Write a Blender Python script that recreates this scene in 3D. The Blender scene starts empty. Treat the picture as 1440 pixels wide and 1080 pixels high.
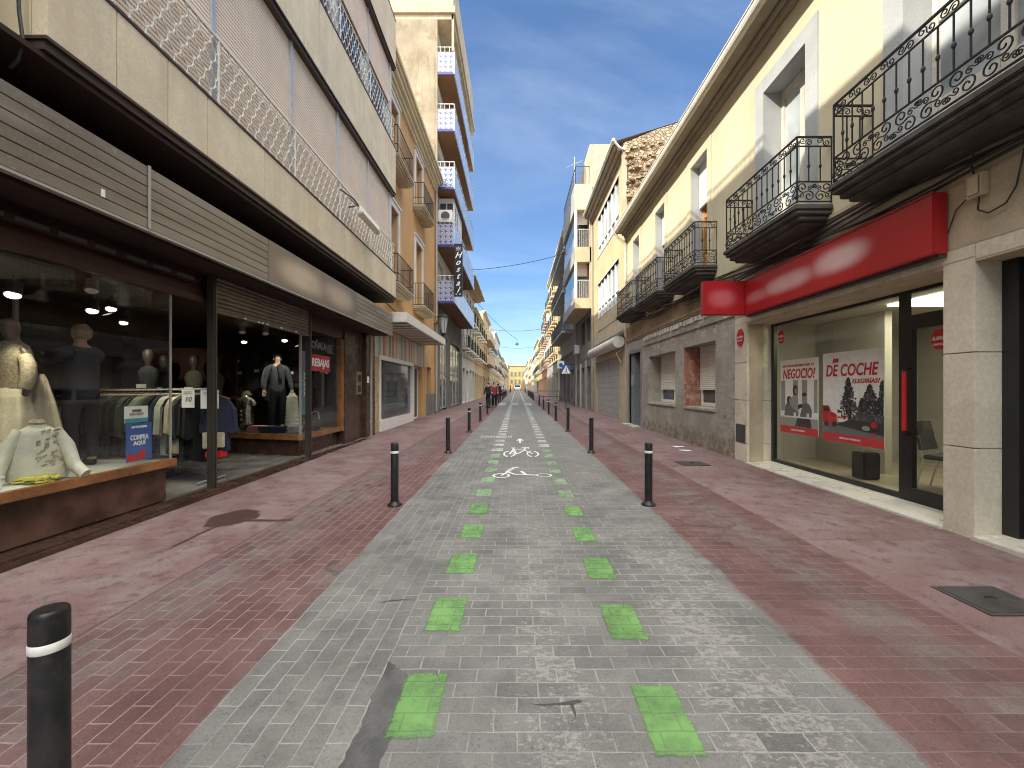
EXPOSURE = 1.5; SKY = .08; FILL_CLOUD = 34; SUN = 2.6
import bpy, bmesh, math, random
from mathutils import Vector, Matrix, Euler
R = math.radians
PI = math.pi
rnd = random.Random(7)
scene = bpy.context.scene
COL = scene.collection
SLOPE = 0.0085
def g(y): return SLOPE * min(y, 160.0)

# ------------------------------------------------------------------ objects
def tag(o, label=None, cat=None, group=None, kind=None):
    if label: o['label'] = label
    if cat: o['category'] = cat
    if group: o['group'] = group
    if kind: o['kind'] = kind
    return o

def thing(name, label, cat, loc=(0, 0, 0), group=None):
    o = bpy.data.objects.new(name, None)
    o.empty_display_size = 0.2
    COL.objects.link(o)
    o.location = loc
    return tag(o, label, cat, group)

def worldloc(o):
    v = Vector((0, 0, 0))
    while o is not None:
        v += o.location
        o = o.parent
    return v

def copy_tree(o, parent=None):
    c = o.copy()
    COL.objects.link(c)
    c.parent = parent
    for ch in list(o.children):
        copy_tree(ch, c)
    return c

class MB:
    def __init__(s): s.v = []; s.f = []; s.m = []
    def face(s, pts, mi=0):
        b = len(s.v); s.v += [tuple(p) for p in pts]
        s.f.append(tuple(range(b, b + len(pts)))); s.m.append(mi)
    def box(s, x0, x1, y0, y1, z0, z1, mi=0):
        if x0 > x1: x0, x1 = x1, x0
        if y0 > y1: y0, y1 = y1, y0
        if z0 > z1: z0, z1 = z1, z0
        b = len(s.v)
        s.v += [(x0,y0,z0),(x1,y0,z0),(x1,y1,z0),(x0,y1,z0),(x0,y0,z1),(x1,y0,z1),(x1,y1,z1),(x0,y1,z1)]
        for q in ((0,3,2,1),(4,5,6,7),(0,1,5,4),(1,2,6,5),(2,3,7,6),(3,0,4,7)):
            s.f.append(tuple(b+i for i in q)); s.m.append(mi)
    def obox(s, c, ax, ay, az, mi=0):
        c, ax, ay, az = map(Vector, (c, ax, ay, az)); b = len(s.v)
        for k in ((-1,-1,-1),(1,-1,-1),(1,1,-1),(-1,1,-1),(-1,-1,1),(1,-1,1),(1,1,1),(-1,1,1)):
            s.v.append(tuple(c + ax*k[0] + ay*k[1] + az*k[2]))
        for q in ((0,3,2,1),(4,5,6,7),(0,1,5,4),(1,2,6,5),(2,3,7,6),(3,0,4,7)):
            s.f.append(tuple(b+i for i in q)); s.m.append(mi)
    def prism(s, poly, d, mi=0):
        """poly: list of 3d points, d: extrusion vector"""
        d = Vector(d); b = len(s.v); n = len(poly)
        s.v += [tuple(p) for p in poly] + [tuple(Vector(p) + d) for p in poly]
        s.f.append(tuple(range(b, b+n))[::-1]); s.m.append(mi)
        s.f.append(tuple(range(b+n, b+2*n))); s.m.append(mi)
        for i in range(n):
            j = (i+1) % n
            s.f.append((b+i, b+j, b+n+j, b+n+i)); s.m.append(mi)
    def tube(s, pts, r, n=6, mi=0, closed=False, caps=True):
        pts = [Vector(p) for p in pts]; N = len(pts); b = len(s.v)
        rad = r if isinstance(r, (list, tuple)) else [r]*N
        up = None
        for i, p in enumerate(pts):
            if closed: t = pts[(i+1) % N] - pts[i-1]
            else: t = pts[min(i+1, N-1)] - pts[max(i-1, 0)]
            if t.length < 1e-9: t = Vector((0,0,1))
            t.normalize()
            if up is None:
                up = Vector((0,0,1)) if abs(t.z) < .9 else Vector((1,0,0))
            u = t.cross(up)
            if u.length < 1e-6: u = t.orthogonal()
            u.normalize(); w = u.cross(t).normalized(); up = w
            for k in range(n):
                a = 2*PI*(k+.5)/n
                s.v.append(tuple(p + (u*math.cos(a) + w*math.sin(a))*rad[i]))
        for i in range(N if closed else N-1):
            j = (i+1) % N
            for k in range(n):
                l = (k+1) % n
                s.f.append((b+i*n+k, b+i*n+l, b+j*n+l, b+j*n+k)); s.m.append(mi)
        if caps and not closed:
            s.f.append(tuple(b+k for k in range(n))[::-1]); s.m.append(mi)
            s.f.append(tuple(b+(N-1)*n+k for k in range(n))); s.m.append(mi)
    def lathe(s, cx, cy, prof, n=20, mi=0, sx=1, sy=1):
        b = len(s.v)
        for r, z in prof:
            for k in range(n):
                a = 2*PI*k/n
                s.v.append((cx + r*sx*math.cos(a), cy + r*sy*math.sin(a), z))
        for i in range(len(prof)-1):
            for k in range(n):
                l = (k+1) % n
                s.f.append((b+i*n+k, b+i*n+l, b+(i+1)*n+l, b+(i+1)*n+k)); s.m.append(mi)
        s.f.append(tuple(b+k for k in range(n))[::-1]); s.m.append(mi)
        e = b + (len(prof)-1)*n
        s.f.append(tuple(e+k for k in range(n))); s.m.append(mi)
    def add_mesh(s, me, mat=Matrix(), mi=0):
        b = len(s.v)
        s.v += [tuple(mat @ v.co) for v in me.vertices]
        for p in me.polygons:
            s.f.append(tuple(b+i for i in p.vertices)); s.m.append(mi)
    def build(s, name, mats, parent=None, smooth=False, bevel=0, loc=None, kind=None):
        if not isinstance(mats, (list, tuple)): mats = [mats]
        off = worldloc(parent) if parent is not None else Vector((0,0,0))
        if loc is not None: off = Vector(loc)
        me = bpy.data.meshes.new(name)
        me.from_pydata([(x-off.x, y-off.y, z-off.z) for x, y, z in s.v], [], s.f)
        for m in mats: me.materials.append(m)
        me.polygons.foreach_set('material_index', s.m)
        if smooth:
            me.polygons.foreach_set('use_smooth', [True]*len(s.f))
        me.update()
        o = bpy.data.objects.new(name, me)
        COL.objects.link(o)
        if parent is not None: o.parent = parent
        elif loc is not None: o.location = loc
        if smooth:
            try: me.set_sharp_from_angle(angle=R(40))
            except Exception: pass
        if bevel:
            bm = bmesh.new(); bm.from_mesh(me)
            bmesh.ops.remove_doubles(bm, verts=bm.verts, dist=1e-6)
            es = [e for e in bm.edges if len(e.link_faces) == 2 and e.calc_face_angle(0) > R(35)]
            try: bmesh.ops.bevel(bm, geom=es, offset=bevel, segments=2, affect='EDGES', clamp_overlap=True)
            except Exception: pass
            bm.to_mesh(me); bm.free()
        if kind: o['kind'] = kind
        return o

class Fac:
    """a facade plane: o is the distance out towards the street"""
    def __init__(s, side, X): s.s = side; s.X = X
    def p(s, o, y, z): return (s.X - s.s*o, y, z)
    def x(s, o): return s.X - s.s*o
    def box(s, mb, o0, o1, y0, y1, z0, z1, mi=0): mb.box(s.x(o0), s.x(o1), y0, y1, z0, z1, mi)
    def face(s, mb, pts, mi=0):
        if s.s < 0: pts = pts[::-1]
        mb.face([s.p(*q) for q in pts], mi)
    def grid(s, mb, y0, y1, z0, z1, ops=(), depth=.2, o=0, mi=0, rmi=None):
        if rmi is None: rmi = mi
        ys = sorted({y0, y1} | {min(max(v, y0), y1) for q in ops for v in q[:2]})
        zs = sorted({z0, z1} | {min(max(v, z0), z1) for q in ops for v in q[2:4]})
        for i in range(len(ys)-1):
            for j in range(len(zs)-1):
                a, b, c, d = ys[i], ys[i+1], zs[j], zs[j+1]
                cy, cz = (a+b)/2, (c+d)/2
                if any(q[0] < cy < q[1] and q[2] < cz < q[3] for q in ops): continue
                s.face(mb, [(o,a,c),(o,a,d),(o,b,d),(o,b,c)], mi)
        for q in ops:
            a, b, c, d = q[:4]
            s.face(mb, [(o,a,c),(o-depth,a,c),(o-depth,a,d),(o,a,d)], rmi)
            s.face(mb, [(o,b,d),(o-depth,b,d),(o-depth,b,c),(o,b,c)], rmi)
            s.face(mb, [(o,a,d),(o-depth,a,d),(o-depth,b,d),(o,b,d)], rmi)
            if c > z0 + .01:
                s.face(mb, [(o,b,c),(o-depth,b,c),(o-depth,a,c),(o,a,c)], rmi)
    def shell(s, mb, y0, y1, z0, z1, back=8, mi=0, o=0, roof=True):
        """end walls, back and roof behind a gridded front"""
        mb.face([s.p(o,y0,z0), s.p(-back,y0,z0), s.p(-back,y0,z1), s.p(o,y0,z1)], mi)
        mb.face([s.p(o,y1,z0), s.p(-back,y1,z0), s.p(-back,y1,z1), s.p(o,y1,z1)], mi)
        mb.face([s.p(-back,y0,z0), s.p(-back,y1,z0), s.p(-back,y1,z1), s.p(-back,y0,z1)], mi)
        if roof: mb.face([s.p(o,y0,z1), s.p(o,y1,z1), s.p(-back,y1,z1), s.p(-back,y0,z1)], mi)

# ------------------------------------------------------------------ materials
class NT:
    def __init__(s, name):
        s.mat = bpy.data.materials.new(name); s.mat.use_nodes = True
        s.t = s.mat.node_tree; s.n = s.t.nodes; s.l = s.t.links
        s.n.clear()
        s.out = s.n.new('ShaderNodeOutputMaterial')
        s._pos = None
    def new(s, typ, **kw):
        nd = s.n.new(typ)
        for k, v in kw.items(): setattr(nd, k, v)
        return nd
    def put(s, sock, v):
        if isinstance(v, bpy.types.NodeSocket): s.l.new(v, sock)
        elif isinstance(v, (tuple, list)) and len(v) == 3 and sock.type == 'RGBA': sock.default_value = (*v, 1)
        else: sock.default_value = v
    def pos(s):
        if s._pos is None: s._pos = s.new('ShaderNodeNewGeometry').outputs['Position']
        return s._pos
    def xyz(s, vec=None):
        nd = s.new('ShaderNodeSeparateXYZ'); s.put(nd.inputs[0], vec if vec is not None else s.pos()); return nd.outputs
    def comb(s, x, y, z):
        nd = s.new('ShaderNodeCombineXYZ')
        for i, v in enumerate((x, y, z)): s.put(nd.inputs[i], v)
        return nd.outputs[0]
    def m(s, op, a, b=None, c=None, clamp=False):
        nd = s.new('ShaderNodeMath', operation=op, use_clamp=clamp)
        for i, v in enumerate((a, b, c)):
            if v is not None: s.put(nd.inputs[i], v)
        return nd.outputs[0]
    def vmul(s, v, k):
        nd = s.new('ShaderNodeVectorMath', operation='MULTIPLY'); s.put(nd.inputs[0], v); nd.inputs[1].default_value = k; return nd.outputs[0]
    def noise(s, scale, detail=4, vec=None, rough=.55, dist=0):
        nd = s.new('ShaderNodeTexNoise')
        s.put(nd.inputs['Vector'], vec if vec is not None else s.pos())
        nd.inputs['Scale'].default_value = scale; nd.inputs['Detail'].default_value = detail
        nd.inputs['Roughness'].default_value = rough; nd.inputs['Distortion'].default_value = dist
        return nd.outputs['Fac']
    def voro(s, scale, vec=None, feature='F1'):
        nd = s.new('ShaderNodeTexVoronoi', feature=feature)
        s.put(nd.inputs['Vector'], vec if vec is not None else s.pos()); nd.inputs['Scale'].default_value = scale
        return nd.outputs
    def ss(s, v, a, b, lo=0, hi=1):
        nd = s.new('ShaderNodeMapRange', interpolation_type='SMOOTHSTEP')
        s.put(nd.inputs[0], v)
        for i, q in enumerate((a, b, lo, hi)): s.put(nd.inputs[i+1], q)
        return nd.outputs[0]
    def mix(s, f, a, b, blend='MIX'):
        nd = s.new('ShaderNodeMix', data_type='RGBA', blend_type=blend)
        s.put(nd.inputs[0], f); s.put(nd.inputs[6], a); s.put(nd.inputs[7], b)
        return nd.outputs[2]
    def bsdf(s, col, rough=.7, metal=0, spec=.4, bump=None, bstr=.2, bdist=.01, normal=None):
        nd = s.new('ShaderNodeBsdfPrincipled')
        s.put(nd.inputs['Base Color'], col); s.put(nd.inputs['Roughness'], rough); s.put(nd.inputs['Metallic'], metal)
        s.put(nd.inputs['Specular IOR Level'], spec)
        if bump is not None:
            b = s.new('ShaderNodeBump'); b.inputs['Strength'].default_value = bstr; b.inputs['Distance'].default_value = bdist
            s.put(b.inputs['Height'], bump); s.l.new(b.outputs[0], nd.inputs['Normal'])
        return nd.outputs[0]
    def done(s, sh): s.l.new(sh, s.out.inputs[0]); return s.mat

def sc3(c, k): return tuple(min(1, v*k) for v in c)

def weathered(name, col, var=.15, scale=2.5, rough=.8, bump=.25, bscale=70, streak=0, stain=None, patch=None, patch_amt=0, metal=0, spec=.35):
    t = NT(name)
    n1 = t.noise(scale, 6)
    c = t.mix(t.ss(n1, .3, .7), sc3(col, 1-var), sc3(col, 1+var))
    n2 = t.noise(bscale, 3)
    c = t.mix(t.ss(n2, .35, .65, 0, .5), c, t.mix(1, c, (.78, .77, .75), 'MULTIPLY'))
    if patch:
        n3 = t.noise(scale*.9, 8, rough=.7, vec=t.vmul(t.pos(), (1.3, 1.3, 1.1)))
        c = t.mix(t.m('MULTIPLY', t.ss(n3, .5, .6), patch_amt), c, patch)
    if streak:
        n4 = t.noise(1.0, 5, vec=t.vmul(t.pos(), (5, 5, .45)))
        c = t.mix(t.m('MULTIPLY', t.ss(n4, .48, .78), streak), c, stain or sc3(col, .45))
    h = t.m('ADD', t.m('MULTIPLY', n2, .6), n1)
    r = t.ss(n1, .2, .8, max(0, rough-.1), min(1, rough+.1))
    return t.done(t.bsdf(c, r, metal, spec, h, bump, .012))

def plain(name, col, rough=.5, metal=0, spec=.5, var=.06):
    t = NT(name)
    n = t.noise(14, 4)
    c = t.mix(t.ss(n, .3, .7), sc3(col, 1-var), sc3(col, 1+var))
    return t.done(t.bsdf(c, t.ss(n, .2, .8, max(0,rough-.07), min(1,rough+.07)), metal, spec))

def emit(name, col, st):
    t = NT(name)
    e = t.new('ShaderNodeEmission'); e.inputs[0].default_value = (*col, 1); e.inputs[1].default_value = st
    return t.done(e.outputs[0])

def glass(name, tint=(1,1,1), extra=0.0):
    t = NT(name)
    lw = t.new('ShaderNodeLayerWeight'); lw.inputs[0].default_value = .5
    fr = t.m('ADD', .045, t.m('MULTIPLY', .95, t.m('POWER', lw.outputs['Facing'], 5)))
    tr = t.new('ShaderNodeBsdfTransparent'); tr.inputs[0].default_value = (*tint, 1)
    gl = t.new('ShaderNodeBsdfGlossy'); gl.inputs['Roughness'].default_value = .015; gl.inputs[0].default_value = (.95,.97,1,1)
    mx = t.new('ShaderNodeMixShader')
    t.put(mx.inputs[0], t.m('ADD', fr, extra, clamp=True))
    t.l.new(tr.outputs[0], mx.inputs[1]); t.l.new(gl.outputs[0], mx.inputs[2])
    return t.done(mx.outputs[0])

def slats(name, col, pitch, gap=.12, dark=.35, rough=.5, axis=2, dots=0, metal=0, bstr=.6, var=.06):
    """horizontal roller slats: colour lines and relief from the height alone"""
    t = NT(name)
    x = t.xyz()
    ph = t.m('FRACT', t.m('DIVIDE', x[axis], pitch))
    line = t.m('LESS_THAN', ph, gap)
    n = t.noise(3, 5)
    c = t.mix(t.ss(n, .3, .7), sc3(col, 1-var), sc3(col, 1+var))
    fac = line
    if dots:
        ph2 = t.m('FRACT', t.m('DIVIDE', x[1], dots))
        fac = t.m('MULTIPLY', line, t.m('LESS_THAN', ph2, .62))
    c = t.mix(fac, c, sc3(col, dark))
    hgt = t.m('SINE', t.m('MULTIPLY', ph, PI))
    return t.done(t.bsdf(c, rough, metal, .4, hgt, bstr, .012))

def pane(name, col=(.03,.035,.04), rough=.05, spec=.8):
    t = NT(name)
    n = t.noise(.9, 3)
    c = t.mix(t.ss(n, .35, .65), sc3(col, .6), sc3(col, 1.5))
    w = t.noise(1.7, 2)
    return t.done(t.bsdf(c, rough, 0, spec, w, .04, .02))

M = {}
M['stone'] = weathered('cream_stone', (.66,.57,.41), .1, 1.6, .6, .15, 45, .32, (.42,.32,.19), (.60,.47,.28), .35)
M['brown_trim'] = plain('brown_metal', (.055,.035,.025), .5)
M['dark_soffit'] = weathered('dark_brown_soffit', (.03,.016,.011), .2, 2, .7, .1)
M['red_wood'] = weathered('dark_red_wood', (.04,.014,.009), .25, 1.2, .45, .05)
M['fascia'] = None
M['blind'] = slats('pink_blind', (.68,.55,.43), .052, .24, .42, .55, 2, .03)
M['blind_brown'] = slats('beige_blind', (.56,.46,.38), .052, .2, .55, .55)
M['white_blind'] = slats('white_blind', (.72,.69,.63), .05, .14, .6, .5)
M['white_iron'] = plain('white_iron', (.68,.64,.56), .5)
M['alu'] = plain('aluminium', (.55,.56,.57), .38, .6)
M['black_iron'] = weathered('black_iron', (.02,.02,.021), .3, 9, .5, .1, 120)
M['bollard'] = weathered('bollard_black', (.016,.016,.017), .3, 7, .42, .08, 90, .35, (.06,.055,.05), (.05,.047,.043), .3)
M['ring'] = plain('reflective_white', (.75,.74,.7), .3, 0, .5, .12)
M['granite'] = weathered('brown_granite', (.065,.036,.026), .2, 4, .25, .04, 150)
M['granite_rough'] = weathered('red_granite', (.105,.055,.038), .45, 4, .4, .1, 120, .2, (.06,.04,.03))
M['shop_floor'] = weathered('grey_marble_floor', (.22,.21,.19), .2, 2, .18, .02, 30)
M['wood'] = weathered('orange_wood', (.26,.115,.045), .3, 4, .35, .06, 40)
M['cream'] = weathered('cream_yellow_plaster', (.61,.55,.385), .07, 1.1, .85, .18, 60, .30, (.46,.38,.25), (.64,.55,.36), .5)
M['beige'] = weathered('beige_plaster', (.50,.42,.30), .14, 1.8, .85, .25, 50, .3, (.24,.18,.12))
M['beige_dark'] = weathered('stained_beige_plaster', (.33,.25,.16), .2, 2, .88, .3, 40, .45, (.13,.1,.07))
M['grey_paint'] = weathered('grey_blue_paint', (.42,.43,.43), .07, 2, .75, .1, 60, .15, (.3,.28,.24))
M['marble'] = weathered('pale_marble', (.68,.62,.50), .09, 1.3, .3, .03, 26, .22, (.42,.34,.24))
M['sill_marble'] = weathered('white_marble_sill', (.60,.575,.51), .06, 2.2, .3, .03, 26, .2, (.4,.36,.28))
M['balcony_stone'] = weathered('grey_balcony_stone', (.085,.078,.07), .3, 3, .8, .3, 40, .35, (.2,.17,.13))
M['gutter'] = weathered('cream_gutter', (.66,.62,.53), .1, 3, .5, .08, 60, .2, (.35,.26,.16))
M['eave_wood'] = weathered('brown_eave', (.30,.26,.195), .15, 2, .7, .15, 40, .3, (.16,.12,.08))
M['tile'] = weathered('clay_tile', (.36,.19,.11), .3, 3, .8, .4, 40)
M['red_sign'] = None
M['black_frame'] = plain('black_frame', (.012,.012,.013), .35)
M['office_wall'] = weathered('office_cream_wall', (.43,.42,.385), .05, 1, .7, .05)
M['office_floor'] = weathered('office_tile_floor', (.42,.37,.29), .06, 3, .12, .02)
M['white_wall'] = weathered('white_plaster', (.66,.64,.60), .07, 1.5, .8, .15, 60, .22, (.45,.4,.33))
M['orange'] = weathered('orange_plaster', (.53,.32,.145), .08, 1.2, .85, .15, 60, .15, (.42,.22,.09))
M['peach'] = weathered('peach_plaster', (.60,.44,.26), .07, 1.2, .85, .15, 60, .15, (.48,.31,.16))
M['white_frame'] = plain('white_frame', (.72,.71,.68), .45)
M['window'] = pane('window_glass', (.05,.06,.07))
M['dark_window'] = pane('dark_window_glass', (.018,.02,.022))
M['sky_pane'] = pane('sky_mirror_glass', (.02,.03,.05), .03, 1.0)
M['pale_window'] = pane('pale_window_glass', (.30,.33,.34), .12)
M['clear'] = glass('shop_glass', (.93,.95,.93), .02)
M['office_glass'] = glass('office_glass', (.98,.99,.98), .0)
M['black'] = plain('black_void', (.008,.008,.008), .8)
M['concrete'] = weathered('concrete', (.36,.35,.33), .15, 1.4, .85, .3, 40, .3, (.2,.19,.17))
M['dark_concrete'] = weathered('dark_concrete', (.17,.165,.155), .2, 1.4, .85, .3, 40, .3, (.09,.085,.08))
M['zinc'] = plain('zinc_pipe', (.4,.38,.34), .45, .3)
M['cable'] = plain('black_cable', (.02,.02,.02), .6)
M['paper'] = plain('white_paper', (.78,.77,.73), .6)
M['red'] = plain('red_print', (.55,.015,.02), .45)
M['white_print'] = plain('white_print', (.8,.8,.78), .5)
M['blue'] = plain('blue_print', (.03,.10,.36), .45)
M['dkgrey'] = plain('dark_grey_metal', (.07,.07,.07), .5, .2)
M['skin'] = plain('skin', (.50,.29,.20), .5)
M['hair_grey'] = weathered('grey_hair', (.26,.18,.12), .3, 20, .7, .3, 120)
M['jacket'] = weathered('navy_jacket', (.03,.034,.042), .25, 5, .75, .2, 150)
M['trousers'] = weathered('black_trousers', (.013,.013,.015), .2, 5, .8, .2, 150)

def fascia_mat():
    t = NT('brown_slatted_fascia'); x = t.xyz()
    n = t.noise(2.2, 6, vec=t.vmul(t.pos(), (1, .35, 2)))
    c = t.mix(t.ss(n, .3, .7), (.165,.14,.108), (.28,.245,.19))
    n2 = t.noise(30, 3)
    c = t.mix(t.ss(n2, .5, .75, 0, .35), c, (.35,.29,.22))
    scr = t.noise(8, 6, rough=.75)
    c = t.mix(t.ss(scr, .64, .72, 0, .6), c, (.5,.43,.33))
    return t.done(t.bsdf(c, t.ss(n, .2, .8, .3, .5), .35, .5, n2, .1, .005))
M['fascia'] = fascia_mat()
def soft_print(name, base, ink, spots, ax0=1, ax1=2):
    """board with soft smeared lettering areas at fixed places: spots (a, b, ra, rb)"""
    t = NT(name); x = t.xyz(); tot = None
    n = t.noise(1.6, 4)
    for a, b, ra, rb, k in spots:
        da = t.m('DIVIDE', t.m('SUBTRACT', x[ax0], a), ra); db = t.m('DIVIDE', t.m('SUBTRACT', x[ax1], b), rb)
        d = t.m('SQRT', t.m('ADD', t.m('POWER', t.m('ABSOLUTE', da), 2.6), t.m('POWER', t.m('ABSOLUTE', db), 2.2)))
        v = t.ss(d, .25, 1.15, k, 0)
        tot = v if tot is None else t.m('MAXIMUM', tot, v)
    n2 = t.noise(.8, 3)
    c0 = t.mix(t.ss(n2, .3, .7), sc3(base, .9), sc3(base, 1.1))
    c = t.mix(t.m('MULTIPLY', tot, t.ss(n, .2, .6, .65, 1)), c0, ink)
    return t.done(t.bsdf(c, .32, 0, .5))
M['red_sign'] = soft_print('red_sign_board', (.36,.014,.017), (.70,.50,.50), [(5.55,3.24,.55,.2,.85),(6.6,3.2,.7,.17,.7),(7.4,3.16,.45,.13,.3)])
M['red_flag'] = soft_print('red_flag_board', (.34,.014,.017), (.6,.2,.22), [(3.85,3.2,.3,.2,.5)], 0, 2)
M['fascia_blur'] = soft_print('smeared_shop_name', (.15,.12,.09), (.46,.36,.26), [(7.4,3.46,.9,.28,1),(8.9,3.46,.9,.26,.75)])

def ground_mat():
    t = NT('street_paving'); x, y, z = t.xyz()
    wob = t.m('MULTIPLY', t.m('SUBTRACT', t.noise(2.5, 5), .5), .10)
    xd = t.m('ADD', x, wob)
    w2 = t.m('MULTIPLY', t.m('SUBTRACT', t.noise(5, 2), .5), .018)
    w3 = t.m('MULTIPLY', t.m('SUBTRACT', t.noise(4.3, 2, vec=t.vmul(t.pos(), (1.1,.9,1))), .5), .018)
    along = t.m('LESS_THAN', x, -.69)
    xa, ya = t.m('ADD', x, w2), t.m('ADD', y, w3)
    u = t.m('ADD', t.m('MULTIPLY', along, ya), t.m('MULTIPLY', t.m('SUBTRACT', 1, along), xa))
    v = t.m('ADD', t.m('MULTIPLY', along, xa), t.m('MULTIPLY', t.m('SUBTRACT', 1, along), ya))
    b = t.new('ShaderNodeTexBrick'); b.offset = .5; b.squash = 1
    t.put(b.inputs['Vector'], t.comb(u, v, 0))
    for k, q in (('Scale', 1), ('Mortar Size', .0045), ('Mortar Smooth', .35), ('Bias', 0), ('Brick Width', .205), ('Row Height', .1)):
        b.inputs[k].default_value = q
    b.inputs['Color1'].default_value = (.84,.84,.85,1); b.inputs['Color2'].default_value = (1.1,1.1,1.09,1); b.inputs['Mortar'].default_value = (1,1,1,1)
    mort = b.outputs['Fac']; tint = b.outputs['Color']
    b2 = t.new('ShaderNodeTexBrick'); b2.offset = .5; b2.squash = 1
    t.put(b2.inputs['Vector'], t.comb(u, v, 0))
    for k, q in (('Scale', 1), ('Mortar Size', 0), ('Mortar Smooth', 0), ('Bias', 0), ('Brick Width', .205), ('Row Height', .1)): b2.inputs[k].default_value = q
    b2.inputs['Color1'].default_value = (0,0,0,1); b2.inputs['Color2'].default_value = (1,1,1,1)
    br = b2.outputs['Color']
    big = t.noise(.55, 5); mid = t.noise(2.1, 6, rough=.65); fine = t.noise(26, 5, rough=.7); grain = t.noise(160, 2)
    grey = t.mix(t.ss(mid, .3, .72), (.135,.132,.125), (.23,.225,.213))
    red = t.mix(t.ss(mid, .3, .7), (.11,.055,.051), (.175,.09,.084))
    rsm = t.mix(t.ss(big, .3, .7), (.155,.085,.083), (.235,.15,.145))
    rsm = t.mix(t.ss(mid, .40, .66, 0, .8), rsm, (.245,.19,.183))
    rsm = t.mix(t.ss(t.noise(6, 8, rough=.75), .5, .64, 0, .6), rsm, (.10,.045,.044))
    # the red stain is worn back to grey in bands
    bandL = t.m('MULTIPLY', t.ss(x, -2.72, -2.45), t.ss(x, -2.35, -1.85, 1, 0))
    bandR = t.m('MULTIPLY', t.ss(x, 1.95, 2.3), t.ss(x, 2.42, 2.62, 1, 0))
    band = t.m('MULTIPLY', t.m('MAXIMUM', bandL, bandR), t.ss(t.m('ADD', t.m('MULTIPLY', t.noise(7, 6, rough=.75), .6), t.m('MULTIPLY', mid, .4)), .38, .6, .12, .9))
    band = t.m('MULTIPLY', band, t.ss(t.m('ADD', t.m('MULTIPLY', br, .55), t.m('MULTIPLY', fine, .9)), .45, .85, .25, .9))
    red = t.mix(band, red, (.165,.150,.146))
    red = t.mix(t.m('MULTIPLY', t.ss(t.noise(1.1, 6, rough=.7), .46, .66, 0, .75), t.ss(t.m('ADD', t.m('MULTIPLY', br, .5), fine), .55, .95, .15, 1)), red, (.19,.145,.14))
    isred = t.m('MAXIMUM', t.ss(xd, -1.42, -1.39, 1, 0), t.ss(xd, 1.60, 1.66))
    sm = t.m('MAXIMUM', t.ss(x, -2.66, -2.60, 1, 0), t.ss(x, 2.74, 2.80))
    c = t.mix(isred, grey, red)
    nosm = t.m('SUBTRACT', 1, sm)
    c = t.mix(nosm, (1,1,1), c) if False else c
    c = t.mix(1, c, tint, 'MULTIPLY')
    mv = t.ss(t.noise(1.3, 5, rough=.65), .32, .58, .10, .95)
    mv = t.m('MULTIPLY', mv, t.ss(x, 2.0, 1.2, .35, 1))
    mv = t.m('MULTIPLY', mv, t.ss(y, 3, 22, 1, .35))
    c = t.mix(t.m('MULTIPLY', mort, mv), c, t.mix(isred, (.33,.322,.305), (.32,.235,.225)))
    c = t.mix(sm, c, rsm)
    # thin dark joints
    j1 = t.m('MAXIMUM', t.ss(t.m('ABSOLUTE', t.m('SUBTRACT', x, -2.63)), .004, .012, .7, 0), t.ss(t.m('ABSOLUTE', t.m('SUBTRACT', xd, 2.77)), .004, .02, .45, 0))
    jy = t.m('MULTIPLY', t.ss(t.m('ABSOLUTE', t.m('SUBTRACT', t.m('FRACT', t.m('DIVIDE', ya, 2.7)), .5)), .001, .0035, .5, 0), sm)
    c = t.mix(t.m('MAXIMUM', j1, jy), c, (.085,.06,.058))
    # cracks
    vc = t.voro(.62, vec=t.comb(t.m('ADD', x, t.m('MULTIPLY', mid, .8)), t.m('ADD', y, t.m('MULTIPLY', fine, .25)), 0), feature='DISTANCE_TO_EDGE')['Distance']
    ck = t.m('MULTIPLY', t.ss(vc, .002, .009, .8, 0), t.ss(t.noise(.7, 3), .54, .66))
    c = t.mix(ck, c, (.05,.048,.047))
    # dirt
    c = t.mix(t.m('MULTIPLY', t.m('MULTIPLY', t.ss(br, .72, .8), nosm), t.ss(mid, .4, .6, .1, .55)), c, t.mix(1, c, (.62,.61,.60), 'MULTIPLY'))
    trk = t.m('MAXIMUM', t.ss(t.m('ABSOLUTE', t.m('SUBTRACT', xd, -.95)), .1, .45, 1, 0), t.ss(t.m('ABSOLUTE', t.m('SUBTRACT', xd, .82)), .1, .4, .5, 0))
    c = t.mix(t.m('MULTIPLY', trk, t.ss(t.noise(3.2, 7, rough=.7), .45, .65, 0, .55)), c, t.mix(1, c, (.6,.6,.6), 'MULTIPLY'))
    pit = t.noise(55, 4, rough=.8)
    c = t.mix(t.ss(pit, .57, .65, 0, .75), c, t.mix(1, c, (.5,.49,.48), 'MULTIPLY'))
    c = t.mix(t.ss(pit, .40, .32, 0, .35), c, t.mix(.6, c, (.30,.285,.27)))
    c = t.mix(t.ss(t.noise(.9, 7, rough=.7), .52, .72, 0, .5), c, t.mix(1, c, (.55,.54,.53), 'MULTIPLY'))
    c = t.mix(t.ss(fine, .56, .74, 0, .45), c, t.mix(1, c, (.55,.54,.53), 'MULTIPLY'))
    spots = t.voro(7)['Distance']
    c = t.mix(t.m('MULTIPLY', t.ss(spots, .045, .075, .65, 0), t.ss(mid, .45, .55)), c, (.06,.058,.056))
    # white residue worn onto the blocks
    z1 = t.ss(t.m('ABSOLUTE', t.m('SUBTRACT', x, .17)), .06, .42, 1, 0)
    z2 = t.ss(t.m('ABSOLUTE', t.m('SUBTRACT', x, 1.22)), .15, .60, 1, 0)
    zz = t.m('MAXIMUM', z1, z2)
    zz = t.m('MULTIPLY', zz, t.ss(y, 3.4, 6.2, 1, .0))
    res = t.noise(24, 7, rough=.8, vec=t.vmul(t.pos(), (1, 1.7, 1)))
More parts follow.
